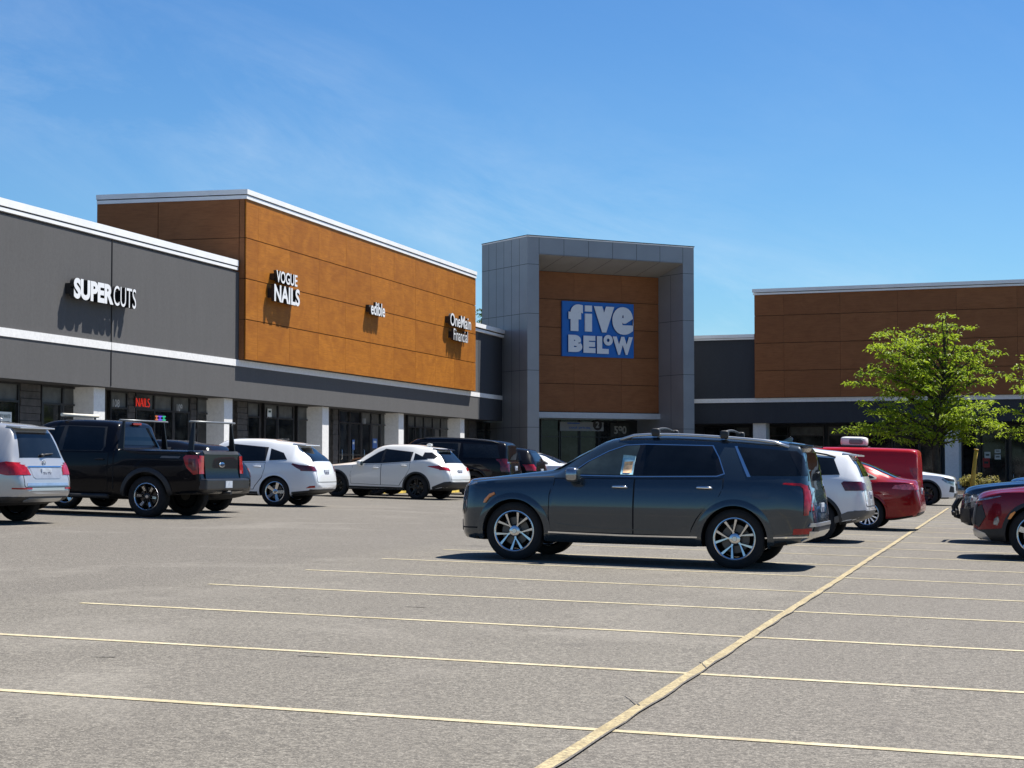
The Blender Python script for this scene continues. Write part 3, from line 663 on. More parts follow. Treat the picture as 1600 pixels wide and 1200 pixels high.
class Car:
    K = None
    def __init__(s, name, label, cat, m, sp, paintm, group=None):
        s.sp = sp; s.root = thing(name, label, cat, m, group); s.paint = paintm; s.mid = sp['fa'] + sp['wb'] / 2
        s.top, s.sh, s.bot, s.w, s.wr = (pchip(sp[k]) for k in ('top', 'belt', 'bot', 'w', 'wr')); s.body()
    def P(s, st, y, z): return V((s.mid - st, y, z))
    def section(s, st):
        zt, zs, zb, w, wr = s.top(st), s.sh(st), s.bot(st), s.w(st), s.wr(st); side = s.sp.get('side', SIDE)
        zs = min(zs, zt - .02); zb = min(zb, zs - .03); cr = min(.085, (zt - zs) * .55); pts = [(0, zb), (.55 * w, zb), (.88 * w, zb + .012)]
        for h, f in side: pts.append((f * w, zb + .05 * (1 - h) + (zs - zb) * h))
        ze = zt - cr; y0 = side[-1][1] * w
        wr = min(wr, y0 - .005)
        for t in (.12, .34, .56, .78, .92): pts.append((y0 + (wr - y0) * t + .018 * math.sin(math.pi * t), zs + (ze - zs) * t))
        pts += [(wr - .012, ze + cr * .12), (wr - .05, ze + cr * .52), (wr - .13, ze + cr * .80), (wr * .55, zt - cr * .05), (0, zt)]
        return pts
    def body(s):
        Lg = s.sp['L']; xs = set()
        for k in ('top', 'bot', 'w', 'belt'): xs |= {round(p[0], 3) for p in s.sp[k]}
        n = int(Lg / .07)
        xs |= {round(i * Lg / n, 3) for i in range(n + 1)}; s0 = s.sp.get('s0', 0.); xs |= {s0 + .008, s0 + .02, s0 + .04, s0 + .07, s0, round(Lg - .008, 3), round(Lg - .02, 3), round(Lg - .045, 3)}
        xs = sorted(x for x in xs if x >= s0); out = []
        for x in xs:
            if out and x - out[-1] < .006: continue
            out.append(x)
        xs = out; vs = []; secs = [s.section(x) for x in xs]; k = len(secs[0])
        ring = []
        for x, sec in zip(xs, secs):
            row = [s.P(x, y, z) for y, z in sec] + [s.P(x, -y, z) for y, z in reversed(sec[1:-1])]; ring.append(len(row)); vs += row
        m = ring[0]; fs = []
        for i in range(len(xs) - 1):
            for j in range(m): j2 = (j + 1) % m; fs.append((i * m + j, i * m + j2, (i + 1) * m + j2, (i + 1) * m + j))
        fs.append(tuple(range(m))[::-1]); fs.append(tuple((len(xs) - 1) * m + j for j in range(m)))
        me = bpy.data.meshes.new('body'); me.from_pydata([tuple(v) for v in vs], [], fs); bm = bmesh.new(); bm.from_mesh(me); bmesh.ops.recalc_face_normals(bm, faces=bm.faces); bm.to_mesh(me)
        s.bvh = BVHTree.FromBMesh(bm); bm.free()
        sp = s.sp; R_, yi = sp['ar'], sp['w0'] - .36; c = MB(); s.axles = ((sp['fa'], sp.get('arf', R_)), (sp['fa'] + sp['wb'], R_))
        for (ax, Ra) in s.axles:
            for sg in (-1, 1):
                pts = [s.P(ax - Ra * math.cos(a), sg * yi, sp['wz'] + Ra * math.sin(a)) for a in [math.pi * i / 28 for i in range(29)]]
                pts = [s.P(ax - Ra, sg * yi, -.3)] + pts + [s.P(ax + Ra, sg * yi, -.3)]
                c.prism(pts, (0, sg * .8, 0))
        for b in sp.get('cuts', ()): c.box(*b)
        cm = bpy.data.meshes.new('cut'); cm.from_pydata([tuple(v) for v in c.v], [], c.f); bm = bmesh.new(); bm.from_mesh(cm); bmesh.ops.recalc_face_normals(bm, faces=bm.faces); bm.to_mesh(cm); bm.free()
        o = bpy.data.objects.new('body', me); co = bpy.data.objects.new('cut', cm); COL.objects.link(o); COL.objects.link(co)
        md = o.modifiers.new('arches', 'BOOLEAN'); md.operation = 'DIFFERENCE'; md.object = co; md.solver = 'EXACT'
        dg = bpy.context.evaluated_depsgraph_get(); me2 = bpy.data.meshes.new_from_object(o.evaluated_get(dg)); o.modifiers.clear(); o.data = me2
        COL.objects.unlink(co); bpy.data.objects.remove(co)
        me2.materials.clear(); me2.materials.append(s.paint); me2.materials.append(WELL); me2.materials.append(TRIM)
        for p in me2.polygons:
            ct = p.center; p.use_smooth = True; mi = 0
            for (ax, Ra) in s.axles:
                dx = ct.x - (s.mid - ax); r = math.hypot(dx, ct.z - sp['wz'])
                if abs(dx) < Ra + .005 and (r < Ra + .004) and ct.z < sp['wz'] + Ra + .005 and abs(ct.y) > yi - .01 and (abs(p.normal.y) < .5 or abs(abs(ct.y) - yi) < .01): mi = 1
            if p.normal.z < -.8 and ct.z < .5: mi = 1
            for b in sp.get('cuts', ()):
                if b[0] - .01 < ct.x < b[1] + .01 and b[2] - .01 < ct.y < b[3] + .01 and b[4] - .01 < ct.z < b[5] - .005: mi = 2
            p.material_index = mi
        me2.set_sharp_from_angle(angle=math.radians(32)); o.parent = s.root; o.name = 'body'; s.body_o = o
    # ---- panels lying on the body surface
    def hit(s, o, d):
        p, n, _, _ = s.bvh.ray_cast(o, d, 6.)
        if p is None: return None
        if n.dot(d) > 0: n = -n
        return p, n
    def caster(s, face):
        if face == 'L': return lambda a, b: s.hit(s.P(a, 2.5, b), V((0, -1, 0)))
        if face == 'R': return lambda a, b: s.hit(s.P(a, -2.5, b), V((0, 1, 0)))
        if face == 'B': return lambda a, b: s.hit(V((s.mid - s.sp['L'] - 1, a, b)), V((1, 0, 0)))
        if face == 'F': return lambda a, b: s.hit(V((s.mid + 1, a, b)), V((-1, 0, 0)))
        if face == 'T': return lambda a, b: s.hit(s.P(a, b, 4), V((0, 0, -1)))
        (s0, z0), (s1, z1) = face; A = s.P(s0, 0, z0); B = s.P(s1, 0, z1); t = (B - A).normalized(); n = V((-t.z, 0, t.x))
        if n.z < 0: n = -n
        return lambda a, b: s.hit(A + (B - A) * b + V((0, a, 0)) + n * 1.2, -n)
    def patch(s, mb, face, poly, off, step=.07, mi=0):
        """fills the outline poly (convex in its 2nd coordinate) with a sheet following the body, off above it"""
        if s.K and face in ("L", "R"): poly = [(s.K(x), z) for x, z in poly]
        cast = s.caster(face); xs = sorted({round(p[0], 4) for p in poly}); cols = []
        for i in range(len(xs) - 1):
            k = max(1, int(math.ceil((xs[i + 1] - xs[i]) / step)))
            cols += [xs[i] + (xs[i + 1] - xs[i]) * j / k for j in range(k)]
        cols.append(xs[-1]); n = len(poly); ext = []
        for x in cols:
            bs = []
            for i in range(n):
                (x0, b0), (x1, b1) = poly[i], poly[(i + 1) % n]
                if abs(x1 - x0) < 1e-6:
                    if abs(x - x0) < 2e-4: bs += [b0, b1]
                elif min(x0, x1) - 2e-4 <= x <= max(x0, x1) + 2e-4: bs.append(b0 + (b1 - b0) * min(1, max(0, (x - x0) / (x1 - x0))))
            ext.append((min(bs), max(bs)))
        hs = max(b - a for a, b in ext); stp = step if isinstance(face, str) else step / .6
        rows = max(1, int(math.ceil(hs / stp))); vs = []; low = []; ok = []
        for x, (lo, hi) in zip(cols, ext):
            for j in range(rows + 1):
                h = cast(x, lo + (hi - lo) * j / rows)
                if h is None: vs.append(V((0, 0, 0))); low.append(V((0, 0, 0))); ok.append(False)
                else: vs.append(h[0] + h[1] * off); low.append(h[0] - h[1] * .004); ok.append(True)
        w = rows + 1; fs = []; C = len(cols)
        for i in range(C - 1):
            for j in range(rows):
                q = (i * w + j, (i + 1) * w + j, (i + 1) * w + j + 1, i * w + j + 1)
                if all(ok[t] for t in q): fs.append(q)
        if not fs: return
        bd = [i * w for i in range(C)] + [(C - 1) * w + j for j in range(1, w)] + [i * w + rows for i in range(C - 2, -1, -1)] + [j for j in range(rows - 1, 0, -1)]
        flip = False
        f0 = fs[len(fs) // 2]; nn = (vs[f0[1]] - vs[f0[0]]).cross(vs[f0[2]] - vs[f0[0]]); ref = vs[f0[0]] - low[f0[0]]
        if nn.dot(ref) < 0: flip = True
        mb.add(vs, [f[::-1] if flip else f for f in fs], mi, True)
        kb = len(mb.v) - len(vs); k2 = len(mb.v); mb.v += [low[i] for i in bd]
        for i in range(len(bd)):
            a, b = bd[i], bd[(i + 1) % len(bd)]
            if ok[a] and ok[b]:
                f = (kb + a, kb + b, k2 + (i + 1) % len(bd), k2 + i); mb.f.append(list(f if not flip else f[::-1])); mb.mi.append(mi); mb.sm.append(False)
    def panel(s, name, face, poly, m, off=.006, parent=None, step=.07, label=None):
        mb = MB(); s.patch(mb, face, poly, off, step); 
        if not mb.f: return None
        o = mb.keep_largest().build(name, m, parent or s.root, 40)
        if label: o['label'] = label
        return o
    def both(s, name, poly, m, off=.006, step=.07, parents=(None, None)):
        return [s.panel(name, f, poly, m, off, pr, step) for f, pr in zip('LR', parents)]
    def strip(s, name, pts, wid, m, off=.004, faces='LR', parents=(None, None)):
        """narrow line following the body side through pts"""
        out = []
        for f, pr in zip(faces, parents):
            mb = MB(); s.line(mb, f, pts, wid, off); out.append(mb.keep_largest().build(name, m, pr or s.root, 40) if mb.f else None)
        return out
    def line(s, mb, f, pts, wid, off, mi=0):
        if s.K and f in ('L', 'R'): pts = [(s.K(x), z) for x, z in pts]
        cast = s.caster(f); dense = []
        for i in range(len(pts) - 1):
            (a, b), (c, d) = pts[i], pts[i + 1]; k = max(1, int(math.hypot(c - a, d - b) / .06)); dense += [(a + (c - a) * j / k, b + (d - b) * j / k) for j in range(k)]
        dense.append(pts[-1]); vs = []; good = True
        for i, p in enumerate(dense):
            q = dense[min(i + 1, len(dense) - 1)]; r = dense[max(i - 1, 0)]; dx, dy = q[0] - r[0], q[1] - r[1]; l = math.hypot(dx, dy) or 1
            for sg in (-1, 1):
                h = cast(p[0] - dy / l * wid / 2 * sg, p[1] + dx / l * wid / 2 * sg)
                if h is None: good = False; vs += [None, None]
                else: vs += [h[0] + h[1] * off, h[0] - h[1] * .004]
        k = len(mb.v); mb.v += [v if v is not None else V((0, 0, 0)) for v in vs]
        for i in range(len(dense) - 1):
            a = 4 * i
            if any(vs[a + j] is None for j in range(8)): continue
            for q in ((a, a + 2, a + 6, a + 4), (a, a + 4, a + 5, a + 1), (a + 2, a + 3, a + 7, a + 6)): mb.f.append([k + t for t in q]); mb.mi.append(mi); mb.sm.append(False)
    def arch(s, mb, f, ax, r0, r1, off, a0=-12, a1=192, mi=0):
        cast = s.caster(f); z = s.sp['wz']; vs = []; low = []; n = 40; ok = []; rs = (r0, r0 + (r1 - r0) * .3, r1)
        for i in range(n + 1):
            a = math.radians(a0 + (a1 - a0) * i / n)
            for kk, r in enumerate(rs):
                h = cast(ax - r * math.cos(a), z + r * math.sin(a)); ok.append(h is not None)
                vs.append(h[0] + h[1] * (off if kk < 2 else off * .35) if h else V((0, 0, 0))); low.append(h[0] - h[1] * .01 if h else V((0, 0, 0)))
        fs = []; w = 3
        for i in range(n):
            for j in range(2):
                q = (i * w + j, (i + 1) * w + j, (i + 1) * w + j + 1, i * w + j + 1)
                if all(ok[t] for t in q): fs.append(q)
        k = len(mb.v); mb.add(vs, fs if f == 'R' else [q[::-1] for q in fs], mi, True)
        k2 = len(mb.v); mb.v += low
        for i in range(n):
            for j in (0, 2):
                a, b = i * w + j, (i + 1) * w + j
                if ok[a] and ok[b]: mb.f.append([k + a, k + b, k2 + b, k2 + a]); mb.mi.append(mi); mb.sm.append(False)
    def arches(s, name, m, wid, off):
        for f in 'LR':
            for ax, Ra in s.axles:
                mb = MB(); s.arch(mb, f, ax, Ra - .006, Ra + wid, off)
                if mb.f: mb.keep_largest().build(name, m, s.root, 45)
    def wheels(s, kind, Rr=None):
        sp = s.sp; ms = wheel_meshes(kind, sp['wz'], sp.get('tw', .24), Rr or sp['rr'])
        for ax, _ in s.axles:
            for sg in (1, -1):
                mt = Matrix.Translation(s.P(ax, sg * (sp['w0'] - sp.get('tw', .24) / 2 - .035), sp['wz']))
                if sg < 0: mt = mt @ Matrix.Rotation(math.pi, 4, 'Z')
                mt = mt @ Matrix.Rotation(R.uniform(0, 6), 4, 'Y')
                w = link('wheel', ms[0], s.root); w.matrix_local = mt
                for n_, me in (('tyre', ms[1]), ('rim', ms[2])): link(n_, me, w)
    def mirrors(s, st, z, y, mA, mB=None, sz=(.075, .10, .085)):
        for sg in (1, -1):
            mb = MB(); c = s.P(st, sg * (y + .12), z); mb.blob(c, sz, 0, 14, 8, .55); mb.tube([s.P(st + .02, sg * (y - .05), z - .05), s.P(st + .01, sg * (y + .06), z - .04)], .028, 8, 1)
            o = mb.build('wing_mirror', [mA, TRIM], s.root); g = MB(); g.blob(c - V((sz[0] * .9, 0, 0)), (.012, sz[1] * .8, sz[2] * .8), 0, 12, 6, .6); g.build('mirror_glass', GLASSL, o)
    def handles(s, pts, m, doors=None):
        for i, (st, z) in enumerate(pts):
            for f, sg in (('L', 1), ('R', -1)):
                h = s.caster(f)(st, z)
                if not h: continue
                y = h[0].y; mb = MB(); mb.tube([s.P(st - .11, y - sg * .004, z), s.P(st - .085, y + sg * .030, z + .003), s.P(st, y + sg * .036, z + .004), s.P(st + .085, y + sg * .030, z + .003), s.P(st + .11, y - sg * .004, z)], [.012, .017, .018, .017, .012], 8)
                pr = doors[i][0 if f == 'L' else 1] if doors else s.root
                mb.build('door_handle', m, pr or s.root)
    def rails(s, s0, s1, y0, m, lift=.035, r=.016):
        for sg in (1, -1):
            cast = s.caster('T'); pts = []
            n = 12
            for i in range(n + 1):
                st = s0 + (s1 - s0) * i / n; h = cast(st, sg * y0)
                if h: e = min(1, min(i, n - i) / 1.2); pts.append(h[0] + V((0, 0, lift * e)))
            mb = MB(); mb.tube(pts, r, 8); mb.build('roof_rail', m, s.root)
    def plate(s, z, face='B', y=0, wd=.30, hg=.155, txt='HCK 4187'):
        h = s.caster(face)(y, z)
        if not h: return
        sg = -1 if face == 'B' else 1; x = h[0].x + sg * .012
        mb = MB(); mb.box(min(x, x - sg * .03), max(x, x - sg * .03), y - wd / 2, y + wd / 2, z - hg / 2, z + hg / 2); o = mb.build('licence_plate', PLATE, s.root, bevel=.004)
        me = text_mesh(txt, .01, .01); xs_ = [v.co.x for v in me.vertices]; a, b = min(xs_), max(xs_); q = []
        for v in me.vertices: v.co = (x + sg * (.001 + v.co.z * .1), y - sg * ((v.co.x - a) / (b - a) - .5) * wd * .82 * (1 if face == 'B' else 1) * (1), z - .045 + v.co.y * .10)
        me.materials.clear(); me.materials.append(PLTXT); link('plate_print', me, o)
    def shell(s, wins, black=None):
        """windscreen, rear glass and side windows"""
        sp = s.sp
        if 'ws' in sp:
            (a, b, yb, yt) = sp['ws']; s.panel('windscreen', (a, b), [(-yb, 0), (-yt, 1), (yt, 1), (yb, 0)], GLASSL if sp.get('clear') else GLASS, .005, step=.09)
        if 'rg' in sp:
            (a, b, yb, yt) = sp['rg']; s.panel('rear_window', (a, b), [(-yb, 0), (-yt, 1), (yt, 1), (yb, 0)], GLASS, .006, step=.09)
        if black:
            for p in black: s.both('window_surround', p, sp.get('surround', TRIM), .004)
        for p in wins: s.both('window', p, GLASS, .009, .06)
def spoiler(c, P, yw, s0=None, s1=None, drop=.045):
    r0 = s0; z0 = c.top(r0) - .012; z1 = c.top(r0) - drop; y1 = yw - .04
    mb = MB(); mb.prism([c.P(r0, -yw, z0 - .03), c.P(s1, -y1, z1), c.P(s1, y1, z1), c.P(r0, yw, z0 - .03)], (0, 0, .028)); return mb.build('roof_spoiler', P, c.root, bevel=.010)
def doors_of(c, polys, lower=None):
    out = []
    for p in polys:
        cx = sum(q[0] for q in p) / len(p); cz = sum(q[1] for q in p) / len(p)
        big = [(cx + (x - cx) + math.copysign(.011, x - cx), z + math.copysign(.011, z - cz)) for x, z in p]
        c.both('door_gap', big, SEAM, .0015, .06); out.append(c.both('door', p, c.paint, .0045, .06))
    return out
# ---- body shapes: s runs from the front bumper backwards, metres
def suv(Lg, wb, fa, H, W, wz, hood=1.10, nose=.98, wsb=1.38, wst=2.15, roof_end=4.5, rear_b=None, belt=(1.08, 1.14), tumble=.64, boot=1.05, ar=None, gc=.22, tail_z=None, low=.0, rise=0.):
    hw = W / 2; rb = rear_b or Lg - .12
    top = [(0, .66), (.02, nose - .16), (.06, nose - .04), (.14, nose + .02), (.5, hood - .04), (wsb - .35, hood + .03), (wsb, hood + .085), ((wsb + wst) / 2, (hood + .085) * .45 + (H - .065) * .55), (wst, H - .055), (wst + .3, H - .012), (wst + .8, H), ((wst + roof_end) / 2 + .2, H - .012), (roof_end - .5, H - .05 - low * .5), (roof_end, H - .11 - low), (roof_end + .07, H - .19 - low), (rb, boot + .06), (rb + (Lg - rb) * .4, boot - .08), (Lg - .02, .74), (Lg, .60)]
    belt_ = [(0, .58), (.06, nose - .15), (.14, nose - .08), (.5, hood - .10), (wsb - .3, belt[0] - .03), (wsb + .2, belt[0]), (Lg * .62, (belt[0] + belt[1]) / 2 + rise * .3), (roof_end - .2, belt[1] + rise), (rb - .08, boot), (Lg - .03, .70), (Lg, .56)]
    bot = [(0, .40), (.03, gc + .07), (.15, gc + .02), (.5, gc), (Lg - .8, gc + .02), (Lg - .25, gc + .1), (Lg - .06, gc + .18), (Lg, gc + .25)]
    w = [(0, hw * .46), (.015, hw * .56), (.05, hw * .67), (.11, hw * .78), (.20, hw * .875), (.34, hw * .945), (.6, hw * .985), (1.4, hw), (Lg - 1.1, hw), (Lg - .6, hw * .985), (Lg - .34, hw * .95), (Lg - .19, hw * .90), (Lg - .09, hw * .825), (Lg - .035, hw * .74), (Lg, hw * .62)]
    wr = [(0, hw * .36), (.05, hw * .55), (.11, hw * .66), (.25, hw * .78), (1.0, hw * .82), (wsb, hw * .80), (wsb + .3, hw * .73), (wst, hw * tumble), (wst + .8, hw * tumble), (roof_end - .2, hw * (tumble - .025)), (roof_end, hw * (tumble - .03)), (rb - .1, hw * .70), (rb, hw * .70), (Lg - .03, hw * .60), (Lg, hw * .5)]
    return dict(L=Lg, wb=wb, fa=fa, w0=hw, wz=wz, ar=ar or wz + .065, rr=wz - .115, top=top, belt=belt_, bot=bot, w=w, wr=wr, ws=((wsb + .02, hood + .10), (wst - .02, H - .075), hw * .74, hw * tumble - .06), rg=((rb - .02, boot + .10), (roof_end + .09, H - .22 - low), hw * .66, hw * tumble - .12))
def psi(deg): a = math.radians(deg); return V((-math.sin(a), math.cos(a), 0))
def by_wheel(px, py, deg, sp, which):
    """pose from one measured wheel contact; which = 'fl', 'rl', 'fr', 'rr'"""
    p = on_ground(px, py); d = psi(deg); sg = 1 if which[0] == 'f' else -1
    return pose2(p - d * (sg * sp['wb'] / 2), d, (sp['w0'] - .15) * (1 if which[1] == 'l' else -1))
def by_corner(px, z, deg, sp):
    """pose from the rear right corner seen at picture column px, z metres away"""
    d = psi(deg); l = V((-d.y, d.x, 0)); c = V(((px - 800) / 3000 * z, z, 0)); mid = sp['fa'] + sp['wb'] / 2
    return pose2(c + l * sp['w0'] * .88 + d * (sp['L'] - mid), d, 0)
def wins(c, wsb, wst, sB, sC, sE, H, q=True, drop=.0, qd=.25):
    zb = lambda s: c.sh(s) + .045
    zt = H - .175
    f = [(wsb + .36, zb(wsb + .36)), (sB - .045, zb(sB)), (sB - .02, zt), (wst + .22, zt - .015), (wst + .02, zt - .10)]
    r_ = [(sB + .045, zb(sB)), (sC - .02, zb(sC)), (sC - .02 - .06, zt - drop * .4), (sB + .05, zt)]
    out = [f, r_]
    if q: out.append([(sC + .07, zt - drop * .5), (sC + .07 + qd * .3, zb(sC + .1)), (sE, zb(sE) + .02), (sE - .13, zt - drop - .03)])
    return out
def std_doors(c, wsb, sB, sC, zlow=.42, axr=None):
    zs = lambda s: c.sh(s) - .01; ra = c.sp['fa'] + c.sp['wb']; ar = c.sp['ar'] + .10; x = ra - ar
    f = [(wsb + .06, zlow + .02), (wsb + .03, .7), (wsb + .10, zs(wsb + .1)), (sB - .01, zs(sB)), (sB - .01, zlow)]
    f.sort() if False else None
    r_ = [(sB + .01, zlow), (sB + .01, zs(sB)), (sC, zs(sC)), (sC - .02, .92), (min(sC - .05, x + .16), .72), (x - .02, zlow + .08), (x - .06, zlow)]
    return doors_of(c, [f, r_])
def poly(*a): return list(a)
# ------------------------------------------------------------------ the dark SUV in front
def hero():
    sp = suv(4.83, 2.90, .93, 1.68, 1.975, .378, hood=1.115, nose=1.02, wsb=1.36, wst=2.16, roof_end=4.56, rear_b=4.735, belt=(1.09, 1.13), tumble=.655, boot=1.03, gc=.24, low=-.035)
    def K(x): return .10 + x * .5 / .6 if x < .6 else (4.3 + (x - 4.3) * .85 if x > 4.3 else x)      # short overhangs
    for k in ('top', 'belt', 'bot', 'w', 'wr'): sp[k] = [((.10 + x * .5 / .6) if x < .6 else x, y) for x, y in sp[k]]
    sp['s0'] = .10
    sp['side'] = [(0, .94), (.06, .965), (.18, .975), (.34, .990), (.50, 1.0), (.56, 1.0), (.70, .992), (.84, .975), (.93, .958), (1, .93)]; sp['surround'] = mat('piano black pillar trim', (.010, .010, .011), .12); sp['ar'] = .425; sp['rr'] = .268; sp['clear'] = 1
    P = paint('dark slate car paint', (.018, .030, .042), .35, .2, .25, .06)
    m = pose(on_ground(806, 874.5), on_ground(1148, 888.5), .83)
    c = Car('parked_suv', 'dark slate grey three row SUV parked alone in the foreground with bare roof bar feet', 'car', m, sp, P)
    # chrome line round the glass, black pillars, then the panes
    c.K = K
    top = 1.555
    c.both('window_surround', [(1.62, 1.121), (2.59, 1.126), (3.59, 1.156), (3.685, 1.192), (3.592, 1.40), (3.492, 1.554), (2.6, 1.554), (2.34, 1.535), (2.12, 1.452), (1.86, 1.308)], CHROME, .0035)
    blk = c.both('pillar_trim', [(1.65, 1.133), (2.59, 1.138), (3.58, 1.168), (3.668, 1.20), (3.578, 1.40), (3.48, 1.543), (2.6, 1.543), (2.35, 1.525), (2.13, 1.442), (1.87, 1.301)], sp['surround'], .006)
    wf = c.both('window', [(1.70, 1.14), (2.50, 1.145), (2.535, 1.53), (2.36, 1.515), (2.14, 1.435), (1.90, 1.305)], GLASSL, .009)
    c.both('window', [(2.63, 1.145), (3.50, 1.17), (3.59, 1.205), (3.54, 1.36), (3.43, 1.53), (2.61, 1.535)], GLASS, .009)
    c.both('window_surround', [(3.765, 1.55), (3.80, 1.55), (4.015, 1.165), (3.97, 1.165)], CHROME, .004)
    c.both('window', [(3.80, 1.54), (4.012, 1.185), (4.70, 1.195), (4.50, 1.505)], GLASS, .0065)
    c.both('pillar_trim', [(4.48, 1.50), (4.69, 1.20), (4.80, 1.19), (4.70, 1.44), (4.60, 1.50)], mat('piano black pillar trim', (.010, .010, .011), .12), .0085, .04)
    c.shell([])
    # a folded sunshade and card seen behind the driver's glass
    h = c.caster('L')(2.35, 1.30)
    cm = mat('printed sunshade card', (.22, .42, .52), .6, var=.45, vs=5); c2 = mat('warm print on card', (.62, .40, .22), .6, var=.4, vs=8)
    mb = MB(); c.patch(mb, 'L', [(2.33, 1.15), (2.335, 1.40), (2.505, 1.39), (2.495, 1.15)], .0115); o = mb.build('window_card', cm, c.root); mb = MB(); c.patch(mb, 'L', [(2.36, 1.17), (2.365, 1.31), (2.48, 1.32), (2.475, 1.17)], .0125); mb.build('card_print', c2, o)
    f = [(1.43, .40), (1.405, .62), (1.41, .86), (1.47, 1.075), (2.515, 1.095), (2.515, .40)]
    r_ = [(2.535, .40), (2.535, 1.095), (3.665, 1.125), (3.67, 1.02), (3.62, .90), (3.45, .76), (3.34, .62), (3.28, .50), (3.26, .40)]
    dr = doors_of(c, [f, r_]); c.handles([(2.34, .99), (3.44, 1.01)], CHROME, dr)
    # body crease and lower panels
    c.strip('body_crease', [(1.5, .50), (2.0, .455), (2.52, .45), (3.0, .455), (3.22, .52)], .012, P, .012)
    c.both('rocker_panel', [(1.40, .27), (1.40, .37), (3.34, .37), (3.34, .27)], P, .012); c.strip('chrome_strip', [(1.38, .385), (2.4, .375), (3.36, .385)], .020, CHROME, .016); c.both('rocker_trim', [(1.38, .24), (1.38, .285), (3.34, .285), (3.34, .24)], TRIM, .016)
    c.arches('wheel_arch_lip', P, .075, .024)
    c.both('side_marker', [(.505, .735), (.52, .775), (.60, .85), (.66, .872), (.67, .85), (.60, .81), (.535, .735)], AMBER, .030, .03)
    # front: running lamp and stacked lamp at the corner, grille
    for f_ in 'LR':
        c.panel('headlight', f_, [(.055, .58), (.045, .78), (.06, .91), (.145, .92), (.135, .76), (.125, .58)], mat('dark lamp housing', (.02, .02, .022), .1, coat=1.), .006, step=.03)
        o = c.panel('running_light', f_, [(.09, .935), (.10, .965), (.34, 1.005), (.355, .985), (.20, .955)], LAMP, .006, step=.04)
        for (a, b) in ((.75, .80), (.64, .71)): c.panel('lamp_element', f_, [(.075, a), (.075, b), (.115, b), (.115, a)], LAMP, .010, step=.03)
    c.panel('grille', 'F', [(-.62, .60), (-.60, .88), (.60, .88), (.62, .60)], mat('dark chrome grille', (.10, .10, .105), .25, .9, var=.6, vs=26), .012, step=.05)
    c.panel('bumper_intake', 'F', [(-.66, .36), (-.6, .50), (.6, .50), (.66, .36)], TRIM, .008, step=.06); c.plate(.52, 'F')
    c.both('bumper_line', [(.02, .395), (.02, .41), (.40, .42), (.40, .40)], SEAM, .005, .04)
    # rear: tall lamps, tailgate, bumper
    for f_ in 'LR':
        c.panel('tail_light', f_, [(4.44, 1.083), (4.46, 1.10), (4.70, 1.10), (4.78, 1.07), (4.825, .90), (4.815, .70), (4.755, .70), (4.75, .92), (4.73, 1.03), (4.69, 1.065)], REDL, .008, step=.035)
        c.panel('lamp_edge', f_, [(4.79, 1.08), (4.83, 1.04), (4.855, .92), (4.855, .78), (4.84, .74), (4.83, .95)], LAMP, .011, step=.03)
        c.panel('reflector', f_, [(4.60, .455), (4.62, .53), (4.86, .54), (4.85, .47)], REDL, .007, step=.04)
    c.strip('chrome_strip', [(4.22, .405), (4.6, .425), (4.92, .44)], .018, CHROME, .010)
    for sg in (-1, 1):
        c.panel('tail_light', 'B', [(sg * .66, .76), (sg * .67, 1.02), (sg * .80, 1.02), (sg * .80, .76)], REDL, .006, step=.04)
    c.panel('tailgate', 'B', [(-.64, .68), (-.65, 1.02), (.65, 1.02), (.64, .68)], P, .006); c.panel('garnish_strip', 'B', [(-.55, .86), (-.55, .885), (.55, .885), (.55, .86)], CHROME, .012); c.plate(.77, 'B')
    c.panel('bumper_step', 'B', [(-.80, .56), (-.78, .60), (.78, .60), (.80, .56)], SILV, .020); c.panel('bumper_valance', 'B', [(-.74, .42), (-.78, .50), (.78, .50), (.74, .42)], SILV, .014)
    c.both('skid_trim', [(4.68, .36), (4.80, .42), (4.95, .49), (4.965, .44), (4.90, .385), (4.78, .345)], SILV, .012, .03)
    c.panel('rear_trim', 'B', [(-.72, .50), (-.70, .56), (.70, .56), (.72, .50)], TRIM, .012)
    spoiler(c, P, .55, 4.44, 4.74, .07)
    mb = MB(); mb.tube([c.P(4.735, -.02, 1.22), c.P(4.72, -.30, 1.24)], .012, 6); mb.build('rear_wiper', TRIM, c.root)
    mb = MB(); mb.prism([c.P(4.24, -.03, c.top(4.24) - .02), c.P(4.40, -.02, c.top(4.4) - .02), c.P(4.41, -.02, c.top(4.4) + .05), c.P(4.38, -.02, c.top(4.4) + .065)], (0, .03, 0)); mb.build('roof_antenna', P, c.root)
    c.rails(2.25, 4.45, .60, SILV, .045, .020)
    for st in (2.72, 3.62):        # feet and bowed tie of the roof bars
        for sg in (1, -1):
            mb = MB(); mb.blob(c.P(st, sg * .60, c.top(st) + .03), (.055, .045, .055), 0, 14, 8, .5); mb.build('roof_bar_foot', TRIM, c.root)
        mb = MB(); mb.tube([c.P(st - .01, .60 - 1.2 * i / 10, c.top(st) + .055 + .035 * math.sin(math.pi * i / 10)) for i in range(11)], .017, 8); mb.build('roof_bar', TRIM, c.root)
    c.mirrors(1.74, 1.135, .95, mat('chrome mirror cap', (.30, .31, .33), .15, .9, var=.1), sz=(.085, .115, .095))
    c.both('fuel_door', [(4.03, .915), (4.02, 1.03), (4.05, 1.055), (4.25, 1.055), (4.28, 1.03), (4.27, .915), (4.24, .895), (4.06, .895)], P, .005, .04)
    c.strip('hood_line', [(.16, 1.005), (.6, 1.055), (1.1, 1.085), (1.45, 1.10)], .010, SEAM, .002)
    c.wheels('y5')
hero()
